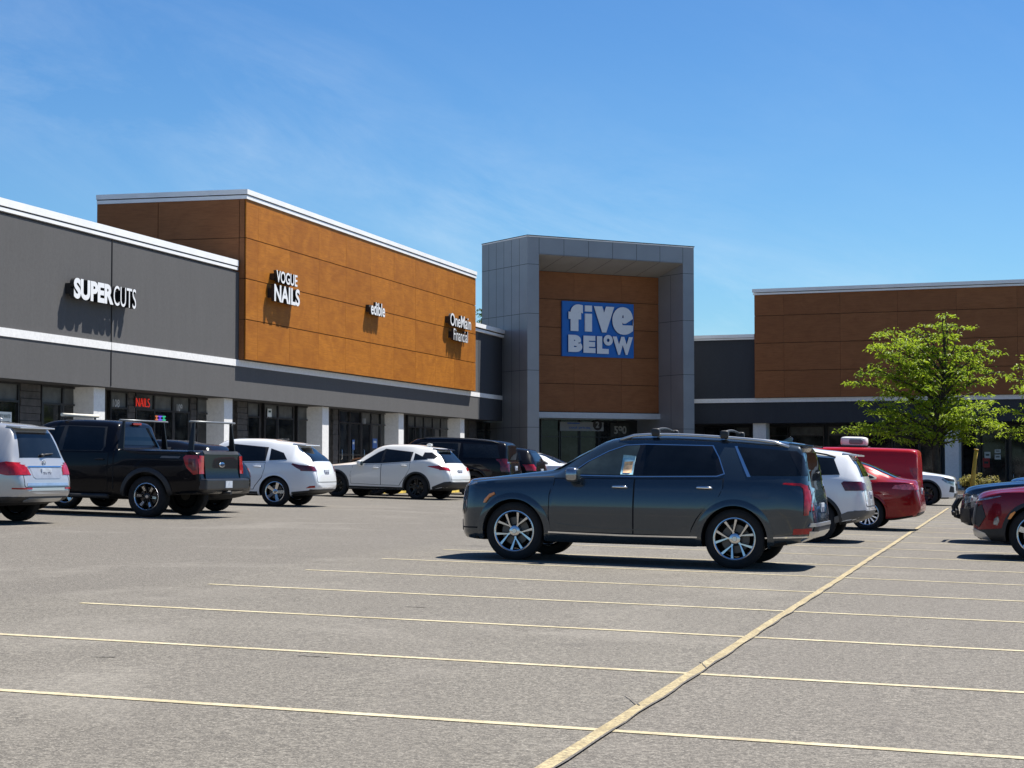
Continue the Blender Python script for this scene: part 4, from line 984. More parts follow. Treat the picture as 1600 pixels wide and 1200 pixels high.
def generic(name, label, sp, P, m, wsb, wst, sB, sC, sE, H, wheel='alloy', tail=None, q=True, drop=0., qd=.25, lowtrim=True, archtrim=None, rails=None, handle=None, cat='car', nodoors=False, spoiler=True, plate=True, surround=TRIM, group=None, heads=True):
    c = Car(name, label, cat, m, sp, P, group); W = wins(c, wsb, wst, sB, sC, sE, H, q, drop, qd)
    c.sp['surround'] = surround
    zb = c.sh
    surr = [(wsb + .30, zb(wsb + .3) + .025), (sB, zb(sB) + .025), (sC, zb(sC) + .025), (sC + .0, H - .16 - drop * .4), (sB, H - .155), (wst + .2, H - .17), (wst - .02, H - .26)]
    c.shell(W, [surr])
    if not nodoors:
        dr = std_doors(c, wsb, sB, sC); c.handles([(sB - .18, zb(sB) - .13), (sC - .20, zb(sC) - .12)], handle or P, dr)
    if lowtrim: c.both('rocker_trim', [(sp['fa'] + sp['ar'] + .04, sp['bot'][4][1] - .0), (sp['fa'] + sp['ar'] + .02, .36), (sp['fa'] + sp['wb'] - sp['ar'] - .02, .36), (sp['fa'] + sp['wb'] - sp['ar'] - .04, sp['bot'][4][1])], TRIM, .008)
    c.arches('wheel_arch_lip', archtrim or P, .05, .014)
    if rails: c.rails(*rails)
    c.mirrors(wsb + .40, zb(wsb + .4) + .04, sp['w0'] * .96, P)
    c.wheels(wheel); hs = sp['w0'] * .70; bt = sp['belt'][-3][1] - .02; ra = sp['fa'] + sp['wb'] + sp['ar']
    c.strip('tailgate_gap', [(-hs, bt), (-hs * 1.02, .66), (-hs * .98, .63), (hs * .98, .63), (hs * 1.02, .66), (hs, bt)], .013, SEAM, .0025, 'B', (None,))
    c.both('fuel_door', [(ra - .42, .84), (ra - .42, .98), (ra - .24, .98), (ra - .24, .84)], P, .004, .05)
    if plate: c.plate(.80 if tail is None else tail, 'B')
    c.panel('grille', 'F', [(-.45, .52), (-.5, .74), (.5, .74), (.45, .52)], mat('black grille', (.02, .02, .022), .35, .3, var=.6, vs=30), .010, step=.06)
    for f in 'LR' if heads else '': c.panel('headlight', f, [(.06, .68), (.07, .80), (.42, .90), (.45, .86), (.30, .76)], LAMP, .006, step=.05)
    return c
# ------------------------------------------------------------------ cars by the west shops
def west_cars():
    # silver SUV at the left edge
    sp = suv(4.95, 2.98, .87, 1.76, 1.90, .385, hood=1.10, nose=.97, wsb=1.35, wst=2.1, roof_end=4.52, rear_b=4.80, belt=(1.06, 1.10), tumble=.66, boot=1.02, gc=.27)
    P = paint('silver car paint', (.43, .43, .43), .45, .30, .1)
    c = generic('parked_suv', 'silver SUV cut off by the left edge, seen from its rear corner', sp, P, by_wheel(29, 814, 71, sp, 'rr'), 1.35, 2.1, 2.42, 3.50, 4.42, 1.76, 'alloy', .86, handle=P, rails=(2.2, 4.3, .62, SILV), surround=CHROME)
    for sg, f in ((1, 'L'), (-1, 'R')):
        c.panel('tail_light', f, [(4.42, .93), (4.50, 1.02), (4.66, 1.05), (4.86, 1.03), (4.90, .83), (4.70, .82), (4.55, .85)], REDL, .008, step=.04); c.panel('tail_light', 'B', [(sg * .52, .84), (sg * .53, .96), (sg * .66, 1.01), (sg * .86, 1.03), (sg * .86, .83)], REDL, .010, step=.04)
        c.panel('reflector', 'B', [(sg * .50, .595), (sg * .50, .62), (sg * .84, .62), (sg * .84, .595)], REDL, .010, step=.05)
    c.panel('number_recess', 'B', [(-.42, .80), (-.46, .95), (.46, .95), (.42, .80), (.36, .77), (-.36, .77)], mat('shaded silver', (.40, .41, .43), .35, .5), .006); c.panel('garnish_strip', 'B', [(-.50, .955), (-.50, .98), (.50, .98), (.50, .955)], CHROME, .014)
    c.panel('bumper_step', 'B', [(-.62, .655), (-.60, .70), (.60, .70), (.62, .655)], mat('pale blue bumper step', (.35, .45, .60), .3, .5), .010)  # step coloured bluer than the silver body
    c.panel('bumper_valance', 'B', [(-.84, .37), (-.86, .47), (.86, .47), (.84, .37)], TRIM, .010); c.panel('skid_trim', 'B', [(-.55, .41), (-.48, .455), (.48, .455), (.55, .41), (.50, .39), (-.50, .39)], SILV, .018)
    c.both('bumper_lower', [(4.15, .30), (4.15, .46), (4.86, .47), (4.86, .42)], TRIM, .008)
    spoiler(c, P, .56, 4.44, 4.70, .07)
    mb = MB(); mb.tube([c.P(4.80, -.02, 1.17), c.P(4.78, -.34, 1.19)], .014, 6); mb.blob(c.P(4.80, 0, 1.16), (.03, .05, .03)); mb.build('rear_wiper', TRIM, c.root)
    mb = MB(); mb.blob(c.P(3.9, 0, 1.75), (.10, .03, .045), 0, 10, 6); mb.build('roof_antenna', P, c.root)
    s3 = MB(); s3.lathe_y([(-.006, .05), (-.006, .042), (.006, .042), (.006, .05)], 20); s3.tube([(0, 0, 0), (0, 0, .045)], .005, 5); s3.tube([(0, 0, 0), (.04, 0, -.022)], .005, 5); s3.tube([(0, 0, 0), (-.04, 0, -.022)], .005, 5)
    h = c.caster('B')(0, 1.03)
    if h: o = s3.build('ring_emblem', CHROME, c.root); o.matrix_local = Matrix.Translation(h[0] + V((-.012, 0, 0))) @ Matrix.Rotation(math.pi / 2, 4, 'Z')
    # black pickup with rack
    PK = paint('black car paint', (.004, .004, .006), .0, .25, 0, .03, .25)
    Lg, wb, fa = 5.95, 3.70, .98
    sp = dict(L=Lg, wb=wb, fa=fa, w0=1.02, wz=.415, ar=.50, rr=.275, tw=.30,
        top=[(0, .75), (.02, 1.02), (.08, 1.14), (.2, 1.19), (.6, 1.23), (1.1, 1.26), (1.32, 1.30), (1.75, 1.62), (2.1, 1.86), (2.35, 1.925), (2.9, 1.95), (3.5, 1.94), (3.80, 1.91), (3.86, 1.86), (3.93, 1.62), (3.99, 1.40), (4.02, 1.375), (4.6, 1.37), (5.72, 1.37), (5.80, 1.355), (5.84, 1.30), (5.852, .95), (5.93, .70), (Lg, .62)],
        belt=[(0, .66), (.06, 1.0), (.2, 1.08), (1.0, 1.17), (1.4, 1.23), (2.5, 1.26), (3.8, 1.27), (3.98, 1.30), (4.1, 1.33), (5.7, 1.33), (5.83, 1.22), (5.86, .9), (Lg, .58)],
        bot=[(0, .48), (.05, .40), (.3, .36), (1.5, .38), (4, .40), (5.2, .46), (5.8, .52), (5.87, .50), (Lg, .54)],
        w=[(0, .78), (.03, .88), (.12, .96), (.3, .99), (.8, 1.0), (1.5, 1.01), (5.5, 1.01), (5.78, 1.0), (5.84, .985), (5.87, .96), (Lg, .93)],
        wr=[(0, .6), (.2, .82), (1.0, .86), (1.4, .84), (1.8, .76), (2.3, .69), (3.7, .69), (3.9, .74), (4.02, .93), (5.8, .93), (Lg, .8)],
        side=[(0, .955), (.06, .97), (.25, .985), (.45, 1.0), (.7, 1.0), (.85, .99), (1, .975)], ws=((1.36, 1.34), (2.12, 1.84), .76, .62), rg=((3.97, 1.44), (3.88, 1.80), .66, .60))
    m = by_wheel(236, 808.5, 72, sp, 'rl') @ Matrix.Scale(.95, 4); mid = fa + wb / 2
    sp['cuts'] = [(mid - 5.70, mid - 4.08, -.80, .80, .85, 1.6)]
    c = Car('pickup_truck', 'black crew cab pickup with an overhead rack parked beside the silver SUV', 'truck', m, sp, PK)
    c.shell([[(1.66, 1.29), (2.62, 1.31), (2.64, 1.79), (2.36, 1.77), (2.12, 1.66), (1.86, 1.47)], [(2.74, 1.31), (3.62, 1.32), (3.66, 1.40), (3.58, 1.78), (2.73, 1.80)]], [[(1.60, 1.275), (2.68, 1.295), (3.66, 1.305), (3.70, 1.4), (3.62, 1.80), (2.68, 1.815), (2.34, 1.79), (2.1, 1.68), (1.84, 1.48)]])
    dr = doors_of(c, [[(1.55, .52), (1.50, .8), (1.55, 1.24), (2.67, 1.26), (2.67, .50)], [(2.69, .50), (2.69, 1.26), (3.80, 1.27), (3.80, .50)]]); c.handles([(2.50, 1.13), (3.62, 1.14)], BLACKW, dr)
    c.strip('bed_gap', [(3.93, .55), (3.93, 1.34)], .022, SEAM, .002); c.arches('fender_flare', TRIM, .085, .045)
    mb = MB()
    for sg in (1, -1): mb.tube([c.P(1.60, sg * 1.02, .40), c.P(3.85, sg * 1.02, .40)], .05, 8)
    mb.build('side_step', TRIM, c.root)
    for sg, f in ((1, 'L'), (-1, 'R')):
        c.panel('tail_light', f, [(5.50, 1.22), (5.56, 1.27), (5.81, 1.27), (5.835, .90), (5.74, .88), (5.58, 1.02)], REDL, .010, step=.05); c.panel('tail_light', 'B', [(sg * .80, .90), (sg * .79, 1.26), (sg * .98, 1.26), (sg * .98, .90)], REDL, .012, step=.05)
        c.panel('tail_light_core', f, [(5.62, 1.05), (5.63, 1.20), (5.77, 1.20), (5.79, .97), (5.72, .96)], REDD, .014, step=.05)
        c.panel('bed_side_crease', f, [(4.98, 1.20), (5.02, 1.24), (5.44, 1.24), (5.40, 1.20)], mat('grey decal', (.10, .10, .105), .4), .004)
    c.panel('tailgate', 'B', [(-.77, .78), (-.78, 1.29), (.78, 1.29), (.77, .78)], PK, .008)
    c.panel('tailgate_trim', 'B', [(-.77, 1.29), (-.77, 1.345), (.77, 1.345), (.77, 1.29)], TRIM, .016)
    mb = MB(); mb.box(mid - 6.02, mid - 5.82, -.96, .96, .58, .80); mb.build('rear_bumper', mat('dark bumper steel', (.06, .06, .062), .35, .7), c.root, bevel=.03)
    mb = MB(); mb.tube([c.P(5.75, 0, .52), c.P(6.08, 0, .52)], .04, 8); mb.build('tow_hitch', TRIM, c.root)
    h = c.caster('B')(0, 1.08)
    if h:
        mb = MB(); mb.blob(h[0] + V((-.014, 0, 0)), (.012, .13, .055), 0, 20, 8, 1.); o = mb.build('oval_emblem', CHROME, c.root); mb = MB(); mb.blob(h[0] + V((-.022, 0, 0)), (.010, .10, .036), 0, 20, 8, 1.); mb.build('emblem_field', mat('dark blue enamel', (.01, .02, .06), .2), o)
    mb = MB(); mb.box(mid - 6.035, mid - 6.015, -.15, .15, .62, .76); mb.build('licence_plate', PLATE, c.root)
    c.mirrors(1.78, 1.36, 1.06, PK, sz=(.08, .13, .14)); c.wheels('truck')
    c.panel('grille', 'F', [(-.6, .72), (-.62, 1.02), (.62, 1.02), (.6, .72)], mat('black grille', (.02, .02, .022), .35, .3, var=.6, vs=30), .01)
    for f in 'LR': c.panel('headlight', f, [(.05, .84), (.06, 1.04), (.34, 1.08), (.32, .9)], LAMP, .008, step=.05)
    mb = MB(); mb.box(mid - 3.90, mid - 3.86, -.17, .17, 1.855, 1.895); mb.build('brake_light', REDL, c.root)
    # rack: two hoops on the bed, a pale ladder bar over the cab
    RK = mat('black rack steel', (.012, .012, .013), .4, .3); RA = mat('grey rack bar', (.20, .21, .215), .4, .5)
    for st in (4.05, 5.62):
        for sg in (1, -1):
            mb = MB(); mb.prism([c.P(st - .065, sg * .92 - .02, 1.36), c.P(st + .065, sg * .92 - .02, 1.36), c.P(st + .022, sg * .82 - .02, 1.93), c.P(st - .022, sg * .82 - .02, 1.93)], (0, .04, 0)); mb.build('rack_post', RK, c.root)
        mb = MB(); mb.tube([c.P(st, -1.0, 1.94), c.P(st, 1.0, 1.94)], .021, 10); mb.build('rack_crossbar', RA, c.root)
    mb = MB(); mb.tube([c.P(2.55, -.72, 2.03), c.P(2.55, .72, 2.03)], .036, 10); o = mb.build('cab_crossbar', mat('cream light bar', (.62, .58, .48), .5), c.root)
    mb = MB()
    for sg in (1, -1): mb.tube([c.P(2.55, sg * .6, 1.93), c.P(2.55, sg * .6, 2.02)], .025, 8)
    mb.build('crossbar_foot', TRIM, c.root)
    # cargo in the bed
    # dark crossover beyond the pickup
    sp = suv(4.50, 2.72, .90, 1.50, 1.84, .35, wsb=1.35, wst=2.1, roof_end=4.0, rear_b=4.36, belt=(.98, 1.02), hood=.99, nose=.88, boot=.98, tumble=.63)
    c = generic('parked_suv', 'black crossover mostly hidden behind the black pickup with the rack', sp, PK, by_wheel(104, 794, 72, sp, 'fl'), 1.35, 2.1, 2.35, 3.25, 3.9, 1.50, 'alloy', .8)
    for sg, f in ((1, 'L'), (-1, 'R')):
        c.panel('tail_light', f, [(4.15, .80), (4.16, .93), (4.38, .93), (4.44, .74), (4.32, .74)], REDL, .008, step=.05); c.panel('side_marker', f, [(4.30, .56), (4.30, .64), (4.42, .64), (4.42, .56)], AMBER, .008, step=.05)
    # white crossover with sloping tail
    PW = paint('white car paint', (.74, .75, .76), .0, .25)
    sp = suv(4.77, 2.74, .95, 1.69, 1.885, .365, wsb=1.42, wst=2.2, roof_end=4.10, rear_b=4.62, belt=(1.05, 1.11), hood=1.05, nose=.92, boot=1.06, tumble=.64, gc=.24); sp['ar'] = .415; sp['rr'] = .255
    c = generic('parked_suv', 'white crossover with silver five spoke wheels parked right of the black pickup', sp, PW, by_wheel(434.5, 791.3, 75, sp, 'rl') @ Matrix.Scale(.945, 4), 1.42, 2.2, 2.47, 3.42, 3.98, 1.69, 'alloy', .86, drop=.15, qd=.1, surround=mat('window rubber', (.012, .012, .012), .4))
    for sg, f in ((1, 'L'), (-1, 'R')):
        c.panel('tail_light', f, [(4.12, 1.055), (4.15, 1.085), (4.36, 1.04), (4.60, 1.0), (4.66, .90), (4.42, .90), (4.24, .98)], REDD, .008, step=.04); c.panel('tail_light', 'B', [(sg * .62, .90), (sg * .66, 1.0), (sg * .90, 1.05), (sg * .90, .90)], REDD, .010, step=.04)
        c.panel('reflector', f, [(4.50, .475), (4.58, .53), (4.70, .545), (4.70, .49)], REDL, .008, step=.04)
    c.panel('bumper_valance', 'B', [(-.80, .37), (-.82, .45), (.82, .45), (.80, .37)], TRIM, .010); c.both('bumper_lower', [(4.12, .27), (4.12, .37), (4.72, .44), (4.72, .38)], TRIM, .008)
    spoiler(c, PW, .53, 4.0, 4.34, .08)
    for y in (.3, -.1): mb = MB(); mb.blob(c.P(3.55, y, 1.685), (.10, .05, .012), 0, 10, 6, .6); mb.build('roof_slot', TRIM, c.root)
    # white coupe-like SUV with black wheels
    sp = suv(4.89, 2.825, .96, 1.69, 1.915, .375, wsb=1.45, wst=2.35, roof_end=4.22, rear_b=4.66, belt=(1.02, 1.10), hood=1.03, nose=.93, boot=1.05, tumble=.62, gc=.24, rise=.08); sp['ar'] = .43; sp['rr'] = .258
    PW2 = paint('warm white car paint', (.76, .75, .71), .0, .25)
    c = generic('parked_suv', 'white swoopy SUV with black wheels parked in front of a black full size SUV', sp, PW2, by_wheel(656, 780.5, 66, sp, 'rl') @ Matrix.Scale(.93, 4), 1.45, 2.35, 2.55, 3.55, 4.12, 1.69, 'black', .86, drop=.19, qd=.1, archtrim=TRIM, surround=mat('window rubber', (.012, .012, .012), .4))
    for sg, f in ((1, 'L'), (-1, 'R')):
        c.panel('tail_light', f, [(4.16, 1.02), (4.20, 1.04), (4.55, 1.06), (4.70, .98), (4.72, .92), (4.50, .95)], REDL, .008, step=.04); c.panel('tail_light', 'B', [(sg * .60, .90), (sg * .62, .98), (sg * .90, 1.03), (sg * .90, .92)], REDL, .010, step=.04)
        c.panel('roof_blade', f, [(3.90, 1.27), (3.92, 1.45), (4.16, 1.45), (4.36, 1.33), (4.30, 1.26)], mat('black pillar film', (.010, .010, .011), .15), .006)
    c.panel('bumper_valance', 'B', [(-.80, .37), (-.84, .56), (.84, .56), (.80, .37)], TRIM, .010); c.both('bumper_lower', [(4.30, .28), (4.32, .40), (4.70, .56), (4.86, .58), (4.86, .45)], TRIM, .008)
    spoiler(c, PK, .52, 4.12, 4.40, .08)
    mb = MB(); mb.blob(c.P(3.75, 0, 1.685), (.11, .03, .05), 0, 10, 6); mb.build('roof_antenna', PW2, c.root)
    # black full-size SUV behind it
    sp = suv(5.25, 3.05, 1.0, 1.82, 2.02, .41, wsb=1.5, wst=2.2, roof_end=4.95, rear_b=5.12, belt=(1.15, 1.18), hood=1.2, nose=1.08, boot=1.08, tumble=.70, gc=.3)
    c = generic('parked_suv', 'black boxy full size SUV standing behind the white SUV with black wheels', sp, PK, by_wheel(738, 778.5, 77, sp, 'rl'), 1.5, 2.2, 2.62, 3.62, 4.88, 1.82, 'black', .92, rails=(2.3, 4.8, .66, TRIM))
    for sg, f in ((1, 'L'), (-1, 'R')):
        c.panel('tail_light', f, [(5.05, .82), (5.03, 1.20), (5.12, 1.20), (5.17, .82)], REDD, .008, step=.05); c.panel('tail_light', 'B', [(sg * .84, .82), (sg * .80, 1.22), (sg * .93, 1.2), (sg * .95, .82)], REDD, .010, step=.05)
    c.panel('chrome_frame', 'B', [(-.80, 1.08), (-.80, 1.12), (.80, 1.12), (.80, 1.08)], CHROME, .012)
    # smaller black SUV and white saloon further along
    sp = suv(4.70, 2.75, .93, 1.62, 1.86, .37, wsb=1.4, wst=2.15, roof_end=4.30, rear_b=4.58, belt=(1.04, 1.08), hood=1.05, nose=.94, boot=1.04, tumble=.65)
    c = generic('parked_suv', 'small black SUV with red tail lights between the full size black SUV and white saloon', sp, PK, by_corner(858, 63.5, 74, sp), 1.4, 2.15, 2.42, 3.40, 4.2, 1.62, 'alloy', .82)
    for sg, f in ((1, 'L'), (-1, 'R')):
        c.panel('tail_light', f, [(4.30, .98), (4.32, 1.03), (4.56, 1.04), (4.66, .86), (4.58, .82), (4.52, .96)], REDL, .008, step=.05); c.panel('tail_light', 'B', [(sg * .66, .84), (sg * .66, 1.0), (sg * .88, 1.03), (sg * .88, .84)], REDL, .010, step=.05)
    saloon('parked_saloon', 'white saloon roof and tail showing just past the bonnet of the dark slate SUV', PW, lambda sp: by_corner(912, 67, 74, sp))
def saloon(name, label, P, mk, wheel='multi'):
    Lg, wb, fa, H, hw = 4.87, 2.85, .96, 1.465, .925
    sp = dict(L=Lg, wb=wb, fa=fa, w0=hw, wz=.335, ar=.39, rr=.235, tw=.235,
        top=[(0, .55), (.02, .66), (.08, .75), (.25, .83), (.8, .93), (1.30, .985), (1.40, 1.01), (1.8, 1.21), (2.25, 1.405), (2.5, 1.45), (2.9, H), (3.3, 1.44), (3.7, 1.355), (4.1, 1.20), (4.42, 1.075), (4.56, 1.055), (4.74, 1.04), (4.79, .99), (4.83, .80), (4.86, .66), (Lg, .56)],
        belt=[(0, .48), (.08, .66), (.25, .74), (1.2, .89), (1.6, .92), (3.0, .945), (4.0, .985), (4.4, .99), (4.72, .96), (4.82, .72), (Lg, .52)],
        bot=[(0, .34), (.03, .26), (.2, .21), (.6, .19), (4.2, .20), (4.6, .26), (4.8, .32), (Lg, .40)],
        w=[(0, hw * .72), (.04, hw * .83), (.15, hw * .92), (.4, hw * .975), (1.2, hw), (3.8, hw), (4.4, hw * .975), (4.65, hw * .93), (4.78, hw * .87), (Lg, hw * .76)],
        wr=[(0, hw * .55), (.2, hw * .75), (1.2, hw * .84), (1.6, hw * .76), (2.3, hw * .60), (3.2, hw * .60), (4.0, hw * .66), (4.4, hw * .74), (4.7, hw * .76), (Lg, hw * .6)],
        ws=((1.43, 1.03), (2.22, 1.385), hw * .74, hw * .53), rg=((4.36, 1.11), (3.56, 1.375), hw * .64, hw * .5))
    m = mk(sp); c = Car(name, label, 'car', m, sp, P)
    c.shell([[(1.80, .965), (2.52, .975), (2.54, 1.34), (2.36, 1.325), (2.1, 1.20)], [(2.62, .975), (3.45, 1.0), (3.56, 1.04), (3.50, 1.24), (3.2, 1.33), (2.62, 1.345)], [(3.60, 1.19), (3.66, 1.045), (3.94, 1.06), (3.90, 1.09)]],
            [[(1.72, .95), (2.57, .96), (3.5, .98), (3.98, 1.035), (3.98, 1.08), (3.64, 1.235), (3.25, 1.345), (2.57, 1.36), (2.34, 1.345), (2.06, 1.21)]])
    dr = doors_of(c, [[(1.48, .36), (1.45, .6), (1.52, .90), (2.55, .935), (2.55, .34)], [(2.57, .34), (2.57, .935), (3.62, .96), (3.62, .84), (3.44, .66), (3.32, .50), (3.26, .34)]])
    c.handles([(2.36, .82), (3.44, .84)], P, dr); c.arches('wheel_arch_lip', P, .04, .012); c.mirrors(1.82, .99, hw * .96, P); c.wheels(wheel); c.plate(.80, 'B')
    for sg, f in ((1, 'L'), (-1, 'R')):
        c.panel('tail_light', f, [(4.30, .86), (4.36, .93), (4.60, .955), (4.76, .94), (4.79, .85), (4.55, .84)], mat('bright tail lens', (.60, .10, .11), .12, var=.5, vs=16, coat=1.), .010, step=.04); c.panel('tail_light', 'B', [(sg * .50, .86), (sg * .52, .93), (sg * .82, .94), (sg * .82, .83)], REDL, .010, step=.04)
        c.panel('headlight', f, [(.08, .62), (.1, .70), (.45, .80), (.5, .77), (.3, .68)], LAMP, .006, step=.05)
    c.panel('bumper_valance', 'B', [(-.70, .30), (-.70, .38), (.70, .38), (.70, .30)], TRIM, .01); c.panel('grille', 'F', [(-.45, .36), (-.4, .56), (.4, .56), (.45, .36)], mat('black grille', (.02, .02, .022), .35, .3, var=.6, vs=30), .01)
    return c
west_cars()
# ------------------------------------------------------------------ cars in the double row on the right
def east_cars():
    PW = paint('white car paint', (.74, .75, .76), .0, .25)
    sp = suv(4.42, 2.64, .90, 1.64, 1.82, .36, wsb=1.3, wst=2.05, roof_end=4.05, rear_b=4.32, belt=(1.03, 1.10), hood=1.04, nose=.93, boot=1.04, tumble=.66, gc=.25)
    c = generic('parked_suv', 'white compact SUV with its tail beside the rear of the dark slate SUV', sp, PW, by_wheel(1273, 847, 73.5, sp, 'rl'), 1.3, 2.05, 2.3, 3.22, 3.95, 1.64, 'black', .80, archtrim=TRIM, rails=(2.1, 3.85, .60, TRIM))
    for sg, f in ((1, 'L'), (-1, 'R')):
        c.panel('tail_light', f, [(3.98, 1.02), (4.02, 1.05), (4.30, 1.05), (4.37, .90), (4.05, .89)], REDD, .008, step=.04); c.panel('tail_light', 'B', [(sg * .50, .92), (sg * .50, 1.02), (sg * .82, 1.05), (sg * .85, .90)], REDD, .010, step=.04)
    c.panel('bumper_valance', 'B', [(-.80, .36), (-.82, .56), (.82, .56), (.80, .36)], mat('grey bumper plastic', (.10, .10, .10), .5), .010); c.both('bumper_lower', [(3.86, .28), (3.88, .44), (4.10, .54), (4.38, .57), (4.38, .42)], mat('grey bumper plastic', (.10, .10, .10), .5), .008)
    spoiler(c, PW, .53, 3.95, 4.22, .075)
    RD = paint('deep red car paint', (.22, .005, .007), .2, .24, .1, .06, .6)
    saloon('parked_saloon', 'red fastback saloon parked between the white compact SUV and the red van', RD, lambda sp: by_wheel(1355, 828, 73.5, sp, 'rl'))
    # red panel van
    RV = paint('bright red van paint', (.40, .007, .012), .0, .3, 0, .06, .6)
    Lg, wb, fa, H, hw = 5.1, 3.1, .95, 1.80, .96
    sp = dict(L=Lg, wb=wb, fa=fa, w0=hw, wz=.34, ar=.41, rr=.23, tw=.22,
        top=[(0, .6), (.03, .82), (.15, .95), (.8, 1.12), (.95, 1.17), (1.3, 1.42), (1.75, 1.68), (2.0, 1.75), (2.5, 1.79), (3.5, H), (4.8, 1.785), (4.98, 1.76), (5.03, 1.70), (5.07, 1.2), (5.08, .7), (Lg, .6)],
        belt=[(0, .52), (.1, .78), (.8, .98), (1.2, 1.04), (2, 1.06), (4.95, 1.06), (5.06, .9), (Lg, .56)], bot=[(0, .36), (.05, .28), (.3, .22), (4.7, .24), (5.0, .32), (Lg, .4)],
        w=[(0, .70), (.05, .80), (.2, .89), (.6, .95), (1.2, hw), (4.7, hw), (4.92, hw * .975), (5.03, hw * .93), (Lg, hw * .88)], wr=[(0, .5), (.3, .75), (.95, .80), (1.8, .80), (2.4, .80), (4.8, .80), (5.03, .78), (Lg, .7)],
        ws=((1.0, 1.22), (1.76, 1.64), .74, .66))
    c = Car('panel_van', 'bright red windowless panel van with a white unit on its roof under the green tree', 'van', by_corner(1441, 55.5, 73.5, sp), sp, RV)
    c.shell([[(1.40, 1.10), (2.20, 1.11), (2.22, 1.56), (1.95, 1.54), (1.70, 1.40)]], [[(1.32, 1.09), (2.25, 1.095), (2.26, 1.60), (1.93, 1.58), (1.66, 1.42)]])
    dr = doors_of(c, [[(1.25, .38), (1.22, .7), (1.28, 1.05), (2.28, 1.06), (2.28, .38)]]); c.handles([(2.12, .98)], TRIM, dr); c.both('side_moulding', [(2.45, .50), (2.45, .56), (4.0, .56), (4.0, .50)], TRIM, .012); c.strip('sliding_rail', [(2.7, 1.02), (4.6, 1.03)], .03, mat('deep red shade', (.16, .004, .006), .5), .014); c.both('cargo_panel', [(2.62, .62), (2.62, 1.58), (4.72, 1.58), (4.72, .62)], RV, .010)
    c.arches('wheel_arch_lip', RV, .04, .012); c.mirrors(1.5, 1.18, .92, TRIM, sz=(.07, .09, .12)); c.wheels('alloy')
    for sg, f in ((1, 'L'), (-1, 'R')): c.panel('tail_light', f, [(4.95, .78), (4.94, 1.25), (5.05, 1.25), (5.06, .78)], REDL, .008, step=.05); c.panel('tail_light', 'B', [(sg * .80, .78), (sg * .78, 1.25), (sg * .89, 1.25), (sg * .90, .78)], REDL, .008, step=.05)
    c.panel('rear_bumper', 'B', [(-.86, .40), (-.86, .60), (.86, .60), (.86, .40)], RV, .03); c.strip('door_gap', [(0, .66), (0, 1.70)], .016, SEAM, .003, 'B', (None,)); c.plate(.80, 'B', .35)
    mid = fa + wb / 2; mb = MB(); mb.box(mid - 3.62, mid - 2.78, -.34, .34, 1.80, 1.84, 1); mb.blob(c.P(3.2, 0, 1.96), (.38, .32, .14), 0, 18, 10, .4); ru = mb.build('roof_unit', [mat('white roof unit', (.72, .72, .70), .4), TRIM], c.root)
    mb = MB(); mb.blob(c.P(3.28, .315, 1.96), (.20, .02, .075), 0, 14, 6, .4); mb.build('vent_grille', mat('grey vent', (.16, .17, .18), .4), ru)
    # white SUV beyond, nose to the right
    sp = suv(4.60, 2.69, .92, 1.70, 1.86, .37, wsb=1.38, wst=2.1, roof_end=4.2, rear_b=4.48, belt=(1.04, 1.1), hood=1.07, nose=.95, boot=1.05, tumble=.66)
    c = generic('parked_suv', 'white SUV nose poking out right of the red van under the tree', sp, PW, by_wheel(1448, 789.5, 73.5 - 180, sp, 'fr'), 1.38, 2.1, 2.4, 3.35, 4.1, 1.70, 'black', .8, archtrim=TRIM)
    for f in 'LR': c.panel('fog_pocket', f, [(.05, .44), (.06, .62), (.16, .66), (.20, .46)], TRIM, .009, step=.04); c.panel('headlight_bezel', f, [(.05, .80), (.07, .87), (.34, .93), (.40, .92), (.25, .83)], TRIM, .008, step=.04)
    c.panel('bumper_intake', 'F', [(-.6, .30), (-.6, .42), (.6, .42), (.6, .30)], TRIM, .01)
    # red crossover nose at the right edge
    CR = paint('cherry car paint', (.17, .004, .011), .25, .22, .15, .05, .6)
    sp = suv(4.86, 2.86, .92, 1.70, 1.95, .385, wsb=1.40, wst=2.25, roof_end=4.3, rear_b=4.7, belt=(1.04, 1.12), hood=1.09, nose=.965, boot=1.05, tumble=.64, gc=.25); sp['ar'] = .44
    c = generic('parked_suv', 'dark cherry red crossover nose cut off by the right edge of the view', sp, CR, by_wheel(1618, 876, 73.5, sp, 'fl'), 1.40, 2.25, 2.5, 3.5, 4.2, 1.70, 'alloy', .8, archtrim=TRIM, heads=False)
    for sg, f in ((1, 'L'), (-1, 'R')):
        c.panel('running_light', f, [(.05, .845), (.06, .868), (.40, .935), (.43, .93), (.22, .875)], LAMP, .009, step=.04); c.panel('lamp_pocket', f, [(.03, .50), (.04, .74), (.14, .80), (.20, .62), (.10, .46)], TRIM, .008, step=.03)
        c.panel('fog_lamp', f, [(.31, .52), (.33, .60), (.38, .64), (.40, .57), (.37, .50)], LAMP, .009, step=.03); c.panel('side_marker', f, [(.52, .60), (.56, .68), (.62, .72), (.63, .70), (.56, .60)], AMBER, .03, step=.03)
        c.panel('bumper_lower', f, [(.04, .30), (.05, .42), (.45, .46), (.50, .28)], TRIM, .009, step=.04); c.panel('skid_trim', f, [(.02, .33), (.03, .44), (.20, .38), (.28, .28)], SILV, .014, step=.04)
    c.panel('grille_mesh', 'F', [(-.66, .50), (-.7, .80), (.7, .80), (.66, .50)], mat('black grille', (.02, .02, .022), .35, .3, var=.6, vs=30), .014); c.panel('bumper_valance', 'F', [(-.6, .28), (-.6, .42), (.6, .42), (.6, .28)], SILV, .012)
    # navy SUV with push bar
    NV = paint('midnight blue car paint', (.006, .012, .026), .2, .2)
